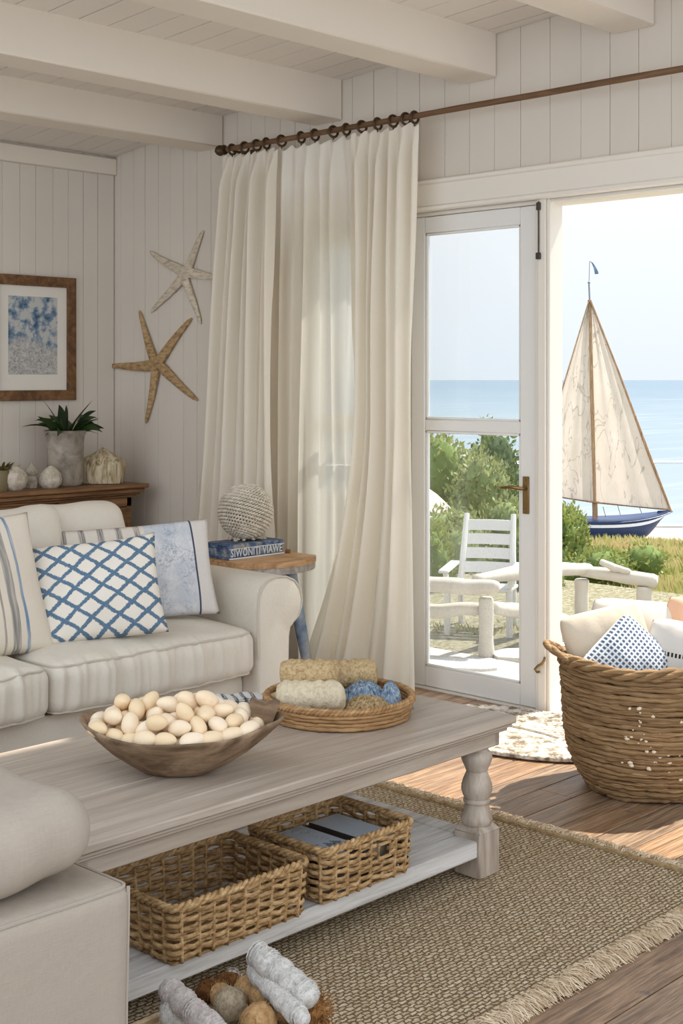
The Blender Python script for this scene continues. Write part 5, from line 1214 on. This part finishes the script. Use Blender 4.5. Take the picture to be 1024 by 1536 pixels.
log('top_rail', [W(712, 868, d=8.9), W(770, 860, d=9.3), W(830, 855, d=9.8), W(884, 853, d=10.12)], [.03, .052, .052, .044], 6)
log('top_rail', [W(868, 856, d=10.1), W(915, 862, d=10.0), W(985, 872, d=9.86)], [.045, .046, .058], 7)
log('low_rail', [W(560, 915, d=8.95), W(660, 917, d=8.85), W(722, 911, d=8.8)], [.05, .048, .04], 8)
log('low_rail', [W(738, 911, d=8.8), W(780, 917, d=9.1), W(850, 930, d=9.8)], [.042, .05, .045], 9)
log('top_rail', [W(900, 842, d=9.95), W(922, 852, d=9.95), W(945, 858, d=9.9)], [.022, .03, .02], 10)
# white slatted chair
chp = SD((724 - 512) / F, 9.75, GZ - .016); chM = Matrix.Translation(chp) @ Matrix.Rotation(YAW + math.radians(-14), 4, 'Z')
ch = thing('garden_chair', 'white wooden slat back garden chair behind the driftwood bench', 'chair', M=chM); M_wc = paint('white_chair_paint', srgb(214, 212, 208), .06, 6, .6)
for sx in (-1, 1):
    b = MB(); b.tube([(sx * .22, -.24, 0), (sx * .22, -.24, .34)], .024, 8); b.build('leg', M_wc, ch, world=False)
    b = MB(); b.tube([(sx * .2, .26, 0), (sx * .195, .2, .3), (sx * .182, .28, .55), (sx * .175, .39, .80)], [.022, .024, .024, .02], 8); b.build('back_post', M_wc, ch, world=False)
    b = MB(); b.box((sx * .24 - .035, -.3, .44), (sx * .24 + .035, .24, .465), .008); b.build('armrest', M_wc, ch, world=False)
    b = MB(); b.tube([(sx * .22, -.24, .34), (sx * .235, -.23, .44)], .02, 8); b.build('arm_support', M_wc, ch, world=False)
for k in range(4):
    z = .42 + .1 * k; yb = .24 + (z - .42) * .4; b = MB(); b.grid(lambda u, v: Vector((-.18 + .36 * u, yb + .028 * math.sin(u * PI) + (v - .5) * .022, z - .038 + .076 * v)), 10, 2); b.grid(lambda u, v: Vector((-.18 + .36 * u, yb - .018 + .028 * math.sin(u * PI) + (v - .5) * .022, z - .038 + .076 * v)), 10, 2)
    for v in (0, 1): b.grid(lambda u, w_: Vector((-.18 + .36 * u, yb - .018 * w_ + .028 * math.sin(u * PI) + (v - .5) * .022, z - .038 + .076 * v)), 10, 1)
    b.build('back_slat', M_wc, ch, world=False)
for k in range(5): b = MB(); y_ = -.26 + .1 * k; b.box((-.23, y_, .315 - .008 * k), (.23, y_ + .085, .338 - .008 * k), .006); b.build('seat_slat', M_wc, ch, world=False)

# ---- shrubs
def leafm(name, a, c): return leafmat(name, a, c, .35)
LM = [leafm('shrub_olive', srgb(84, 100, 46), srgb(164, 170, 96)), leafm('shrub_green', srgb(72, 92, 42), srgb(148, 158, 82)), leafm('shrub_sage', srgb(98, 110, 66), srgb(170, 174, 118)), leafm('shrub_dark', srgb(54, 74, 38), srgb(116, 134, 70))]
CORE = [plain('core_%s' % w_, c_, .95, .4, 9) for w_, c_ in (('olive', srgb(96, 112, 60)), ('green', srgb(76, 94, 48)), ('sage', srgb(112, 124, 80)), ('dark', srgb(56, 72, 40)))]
def shrub(label, px, top, s, wpx, mat, seed, leaf=.055, n=2600, hk=1.0):
    t = (px - 512) / F; ztop = 1.5 - (top - 568) * s / F; zg = gz(s) - .12; h = (ztop - zg); w_ = wpx * s / F / 2
    c = SD(t, s, zg); rr = random.Random(seed); r = thing('shrub', label, 'shrub', c)
    lob = [(Vector((rr.uniform(-.62, .62) * w_, rr.uniform(-.5, .5) * w_, h * rr.uniform(.35, .74))), rr.uniform(.32, .5)) for _ in range(9)] + [(Vector((0, 0, h * .45)), .62)]
    b = MB(); zmax = 0; items = []
    for (o, k) in lob:
        R = Vector((w_ * k, w_ * k, h * k * .72)); zmax = max(zmax, o.z + R.z * .95); items.append((o, R))
    sc = h / zmax
    for (o, R) in items:
        o = Vector((o.x, o.y, o.z * sc)); R = Vector((R.x, R.y, R.z * sc))
        b.ball(c + o, (R.x * .8, R.y * .8, R.z * .8), 12, 8, lambda v: v * (1 + .25 * nz(v, 2.2, seed)), mat=1)
        for i in range(n // 10):
            d = Vector((rr.gauss(0, 1), rr.gauss(0, 1), rr.gauss(.25, .8))).normalized(); p = c + o + Vector((d.x * R.x, d.y * R.y, d.z * R.z)) * rr.uniform(.82, 1.14)
            if p.z < zg + .02: continue
            a = (d * .8 + Vector((rr.gauss(0, .6), rr.gauss(0, .6), rr.gauss(.5, .5)))).normalized(); q = a.cross(Vector((rr.gauss(0, 1), rr.gauss(0, 1), rr.gauss(0, 1)))).normalized(); L = leaf * rr.uniform(.6, 1.5); ww = L * .27
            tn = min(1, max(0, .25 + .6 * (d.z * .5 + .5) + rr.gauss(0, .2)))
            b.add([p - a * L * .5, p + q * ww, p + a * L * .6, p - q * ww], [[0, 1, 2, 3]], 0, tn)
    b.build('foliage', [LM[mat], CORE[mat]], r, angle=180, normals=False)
    b = MB(); b.tube([c + Vector((0, 0, -.05)), c + Vector((.02, .03, h * .3)), c + Vector((.05, -.02, h * .55))], [.05 * h, .04 * h, .02 * h], 7); b.build('stem', M_frame, r)
shrub('tall olive green shrub at the left of the glazed door view', 660, 640, 20, 170, 0, 1, .075, 3400)
shrub('dark green shrub crown just under the door mid rail', 745, 645, 21, 130, 3, 2, .075, 3000)
shrub('pale sage shrub low in front of the dark crown', 715, 678, 18.5, 120, 2, 3, .07, 2400)
shrub('tiny distant bush tip showing over the door mid rail', 738, 617, 27, 60, 1, 4, .09, 1000)
shrub('bright green shrub right beside the white door post', 800, 735, 15, 130, 1, 5, .055, 3200)
shrub('low olive shrub in front of the sailboat hull', 850, 756, 17, 100, 0, 6, .055, 2600)
shrub('wide sage shrub spreading behind the garden chair', 690, 748, 13.2, 190, 2, 7, .05, 3400)
shrub('green shrub at the right foot of the garden chair', 792, 792, 12, 150, 1, 8, .045, 3000)
shrub('small olive shrub hugging the left door stile', 640, 775, 11.8, 130, 0, 9, .045, 2600)
shrub('low rounded shrub on the dune in front of the boat bow', 905, 815, 14.0, 170, 0, 10, .045, 2600)
# bare sand mound
b = MB(); c = SD((680 - 512) / F, 16.2, gz(16.2) - .15)
hM = 1.5 - (722 - 568) * 16.2 / F - c.z
b.grid(lambda u, v: c + RT * ((u - .62) * 3.4) + FW * ((v - .5) * 2.6) + Vector((0, 0, hM * max(0, 1 - ((u - .4) * 1.9) ** 2) ** 1.3 * max(0, 1 - ((v - .5) * 2) ** 2) * (1 + .3 * nz((u * 3, v * 3, 0))) + .08 * nz((u * 6, v * 6, 0)))), 30, 24)
struct(b.build('ground_mound', bpy.data.materials['beach_sand'], angle=180))
# ---- dune grass
b = MB(); rr = random.Random(99)
for i in range(42000):
    s = 9.6 + 19.6 * rr.random() ** 1.25; t = rr.uniform(.05, .30)
    p = SD(t, s); dens = noise.noise(Vector((p.x * .55, p.y * .55, 7)))
    if rr.random() > .75 + dens: continue
    p.z = gz(s) + gy(p) * min(1, max(0, (s - 9) / 3)) - .05; h = rr.uniform(.06, .2) * (1 + .3 * dens) * (1.25 if s > 24 else 1); a = rr.uniform(0, 2 * PI); w_ = rr.uniform(.004, .009) * (s / 14)
    d = Vector((math.cos(a), math.sin(a), 0)); q = RT * w_; l = d * h * rr.uniform(.1, .6)
    b.add([p - q, p + q, p + l * .5 + Vector((0, 0, h * .7)) + q * .6, p + l + Vector((0, 0, h))], [[0, 1, 2], [0, 2, 3]], 0, min(1, max(0, .5 + dens * .8 + rr.gauss(0, .22))))
def grassm():
    m = MT('dune_grass', .8, .1); t = m.tone(); c = m.ramp(t, [(.1, srgb(118, 126, 66)), (.4, srgb(166, 166, 98)), (.7, srgb(196, 186, 132)), (1, srgb(198, 170, 132))]); m.base(c); tl = nd(m.nt, 'ShaderNodeBsdfTranslucent', {'Color': c}); mx = nd(m.nt, 'ShaderNodeMixShader', {0: .35, 1: m.b.outputs[0], 2: tl.outputs[0]}); m.nt.links.new(mx.outputs[0], m.out.inputs[0]); return m.m
g = b.build('dune_grass', grassm(), origin=SD(.2, 18, gz(18)), normals=False); tag(g, 'dry yellow green grass covering the dune', 'grass', None, 'stuff')

# ---- sailboat on the beach
Sb = 30.0; K = Sb / F
def bz_(px, py, dd=0): return Vector(((px - 890) * K, dd, (568 - py) * K + 1.5))
bo = SD((890 - 512) / F, Sb, -2.1); boM = Matrix.Translation(bo) @ Matrix.Rotation(YAW, 4, 'Z')
boat = thing('sailboat', 'blue hulled wooden sailboat with patched cream sails on the beach', 'boat', M=boM)
L2 = lambda v: Vector((v.x, v.y, v.z + 2.1))
st_ = []; NS = 22
for i in range(NS + 1):
    k = i / NS; px = 775 + 233 * k; u = 2 * k - 1
    beam = .62 * max(.0, 1 - abs(u) ** 2.6) ** .8 + .01; deck = 778 - 13 * max(0, u) ** 2.2 - 9 * max(0, -u) ** 2.2; keel = 812 - 46 * max(0, u) ** 5 - 34 * max(0, -u) ** 5
    row = []
    for j in range(13):
        v = -1 + 2 * j / 12; kk = abs(v); wv = math.sin(kk * PI / 2) ** .7; py = keel + (deck - keel) * kk ** 1.6; px2 = px - (.0 if u < .6 else (1 - kk) * 22 * (u - .6) / .4)
        row.append(L2(bz_(px2, py)) + Vector((0, math.copysign(beam * wv, v), 0)))
    st_.append(row)
def hull_mat():
    m = MT('blue_hull_paint', .45, .4); n = m.noise(6, 4); m.base(m.mix(n, srgb(32, 50, 88), srgb(44, 66, 106))); return m.m
b = MB(); vs = [p for r_ in st_ for p in r_]; fs = [[i * 13 + j, (i + 1) * 13 + j, (i + 1) * 13 + j + 1, i * 13 + j + 1] for i in range(NS) for j in range(12)]; b.add(vs, fs)
b.add([r_[0] for r_ in st_] + [r_[12] for r_ in st_], [[i, i + 1, NS + 2 + i, NS + 1 + i] for i in range(NS)]); b.build('hull', hull_mat(), boat, world=False, angle=50)
b = MB(); b.tube([r_[0] + Vector((0, -.012, -.03)) for r_ in st_], .014, 6); b.tube([r_[12] + Vector((0, .012, -.03)) for r_ in st_], .014, 6); b.build('gunwale', hull_mat(), boat, world=False)
for jj, sg in ((1, -1), (11, 1)):
    b = MB(); vs = []
    for r_ in st_:
        a = r_[jj].lerp(r_[jj + (1 if jj == 1 else -1)], .1); c_ = r_[jj].lerp(r_[0 if jj == 1 else 12], .42); off = Vector((0, sg * .012, 0)); vs += [a + off, c_ + off]
    b.add(vs, [[2 * i, 2 * i + 1, 2 * i + 3, 2 * i + 2] for i in range(NS)]); b.build('stripe', plain('white_stripe', srgb(214, 220, 230), .5, .05), boat, world=False)
M_mast = wood('mast_wood', srgb(120, 92, 66), srgb(166, 134, 102), srgb(190, 160, 128), (20, 20, 3), .6, .2)
mp = [L2(bz_(893, 806)), L2(bz_(891, 720)), L2(bz_(887, 600)), L2(bz_(884, 450))]
b = MB(); b.tube([mp[0].lerp(mp[1], 0), mp[1], mp[2], mp[3]], [.062, .06, .058, .045], 10); b.build('mast', M_mast, boat, world=False)
b = MB(); b.tube([mp[3], L2(bz_(883, 425))], .018, 6); b.tube([L2(bz_(883, 425)), L2(bz_(884, 392))], .008, 5); b.ball(L2(bz_(883, 424)), .03, 8, 6); b.build('masthead', plain('grey_metal', srgb(110, 120, 132), .4, .1, 20, .5), boat, world=False)
fl0, fl1, fl2 = L2(bz_(884, 392)), L2(bz_(897, 411)), L2(bz_(889, 410))
b = MB(); b.grid(lambda u, v: fl0 + Vector(((13 * u ** .6) * K * (1 - .15 * v) - .5 * v * K * 8 * u, .05 * math.sin(u * 5), -(19 * u ** 1.5) * K - v * .01 - .0 * v)), 8, 4); b.build('pennant', plain('slate_cloth', srgb(82, 104, 126), .8), boat, world=False)
def sail_mat():
    m = MT('patched_sail', .9, .1); n = m.noise(2.5, 5, .65); n2 = m.noise(1, 5, .7, m.map((14, 14, 1.4)), 1.0); n3 = m.noise(1, 3, .6, m.map((2.6, 2.6, .8), (0, .3, 0)), .8)
    c = m.mix(n, srgb(192, 180, 166), srgb(216, 207, 196)); c = m.mix(m.ramp(n2, [(.58, 0.0), (.72, .4)]), c, srgb(160, 142, 124)); c = m.mix(m.ramp(m.math('ABSOLUTE', m.math('SUBTRACT', n3, .5)), [(0, .5), (.014, 0.0)]), c, srgb(110, 96, 86))
    df = nd(m.nt, 'ShaderNodeBsdfDiffuse', {'Color': c}); tr = nd(m.nt, 'ShaderNodeBsdfTranslucent', {'Color': c}); mx = nd(m.nt, 'ShaderNodeMixShader', {0: .45, 1: df.outputs[0], 2: tr.outputs[0]}); m.nt.links.new(mx.outputs[0], m.out.inputs[0]); return m.m
M_sail = sail_mat()
def sail(nm, A, B_, C_, belly, curve=0):
    b = MB()
    def fn(u, v):
        p = A.lerp(B_, u).lerp(A.lerp(C_, u), v); p.y += belly * math.sin(PI * v) * u - .05 + .02 * math.sin(v * 18 + u * 3); p.x += curve * math.sin(PI * u) * (1 if v > .5 else 0) * (v - .5); return p
    b.grid(fn, 20, 20); return b.build(nm, M_sail, boat, world=False, angle=180)
sail('mainsail', L2(bz_(886, 456)), L2(bz_(892, 752)), L2(bz_(1003, 763)), -.18, .1)
sail('foresail', L2(bz_(882, 456)), L2(bz_(889, 752)), L2(bz_(798, 737)), -.15, .0)
b = MB(); b.tube([L2(bz_(885, 452)) + Vector((0, -.06, 0)), L2(bz_(925, 560)) + Vector((.03, -.06, 0)), L2(bz_(965, 668)) + Vector((.03, -.06, 0)), L2(bz_(1005, 766)) + Vector((0, -.06, 0))], [.02, .03, .036, .024], 8); b.build('yard', M_mast, boat, world=False)
b = MB(); b.tube([L2(bz_(882, 452)) + Vector((0, -.06, 0)), L2(bz_(796, 738)) + Vector((0, -.06, 0))], [.014, .02], 8); b.build('stay', M_mast, boat, world=False)
b = MB(); b.tube([L2(bz_(796, 738)) + Vector((0, -.06, 0)), L2(bz_(892, 753)) + Vector((0, -.08, 0)), L2(bz_(1004, 764)) + Vector((0, -.06, 0))], .024, 8); b.build('boom', M_mast, boat, world=False)
b = MB()
for (px, pa, pb) in ((930, 772, 758), (962, 770, 759), (908, 775, 760)): b.tube([L2(bz_(px, pa)), L2(bz_(px - 4, pb))], .007, 5)
b.build('rigging', M_bronze, boat, world=False)

# ------------------------------------------------------------------ light, sky, camera
sc = bpy.context.scene
w = bpy.data.worlds.new('sky'); sc.world = w; w.use_nodes = True; nt = w.node_tree; bg = nt.nodes['Background']
tcn = nd(nt, 'ShaderNodeTexCoord'); sep = nd(nt, 'ShaderNodeSeparateXYZ', {0: tcn.outputs['Generated']})
rp = nd(nt, 'ShaderNodeValToRGB', {'Fac': sep.outputs[2]}); e = rp.color_ramp.elements; e[0].position = 0; e[0].color = col(srgb(226, 235, 244)); e[1].position = .16; e[1].color = col(srgb(246, 249, 252)); e.new(.6).color = col(srgb(226, 236, 248))
dt = nd(nt, 'ShaderNodeVectorMath', {0: tcn.outputs['Generated'], 1: (-FW.x, -FW.y, .35)}, operation='DOT_PRODUCT').outputs['Value']   # sky boosted behind the camera, added as fill light for the room
mr = nd(nt, 'ShaderNodeMapRange', {'Value': dt, 'From Min': -.35, 'From Max': .8, 'To Min': 1.06, 'To Max': 2.05}, interpolation_type='SMOOTHSTEP')
nt.links.new(rp.outputs[0], bg.inputs['Color']); nt.links.new(mr.outputs[0], bg.inputs['Strength'])
sun = bpy.data.lights.new('sun', 'SUN'); sun.energy = 8.5; sun.angle = math.radians(.9); sun.color = (1, .95, .87)
so = bpy.data.objects.new('sun', sun); C.objects.link(so)
el = math.radians(58); dirv = Vector((-math.cos(el), .18 * math.cos(el), -math.sin(el))); so.rotation_euler = dirv.to_track_quat('-Z', 'Y').to_euler(); so.location = (12, 0, 12)
cam = bpy.data.cameras.new('camera'); co = bpy.data.objects.new('camera', cam); C.objects.link(co); co.location = CAM; co.rotation_euler = (PI / 2, 0, YAW)
cam.sensor_fit = 'VERTICAL'; cam.sensor_height = 36; cam.sensor_width = 24; cam.lens = F / 1536 * 36; cam.shift_y = -(768 - 568) / 1536; cam.clip_end = 5000; cam.clip_start = .05
sc.camera = co
sc.view_settings.view_transform = 'Standard'; sc.view_settings.exposure = 0.1
sc.cycles.max_bounces = 10; sc.cycles.diffuse_bounces = 6; sc.cycles.transparent_max_bounces = 16; sc.cycles.use_denoising = True; sc.cycles.sample_clamp_indirect = 8
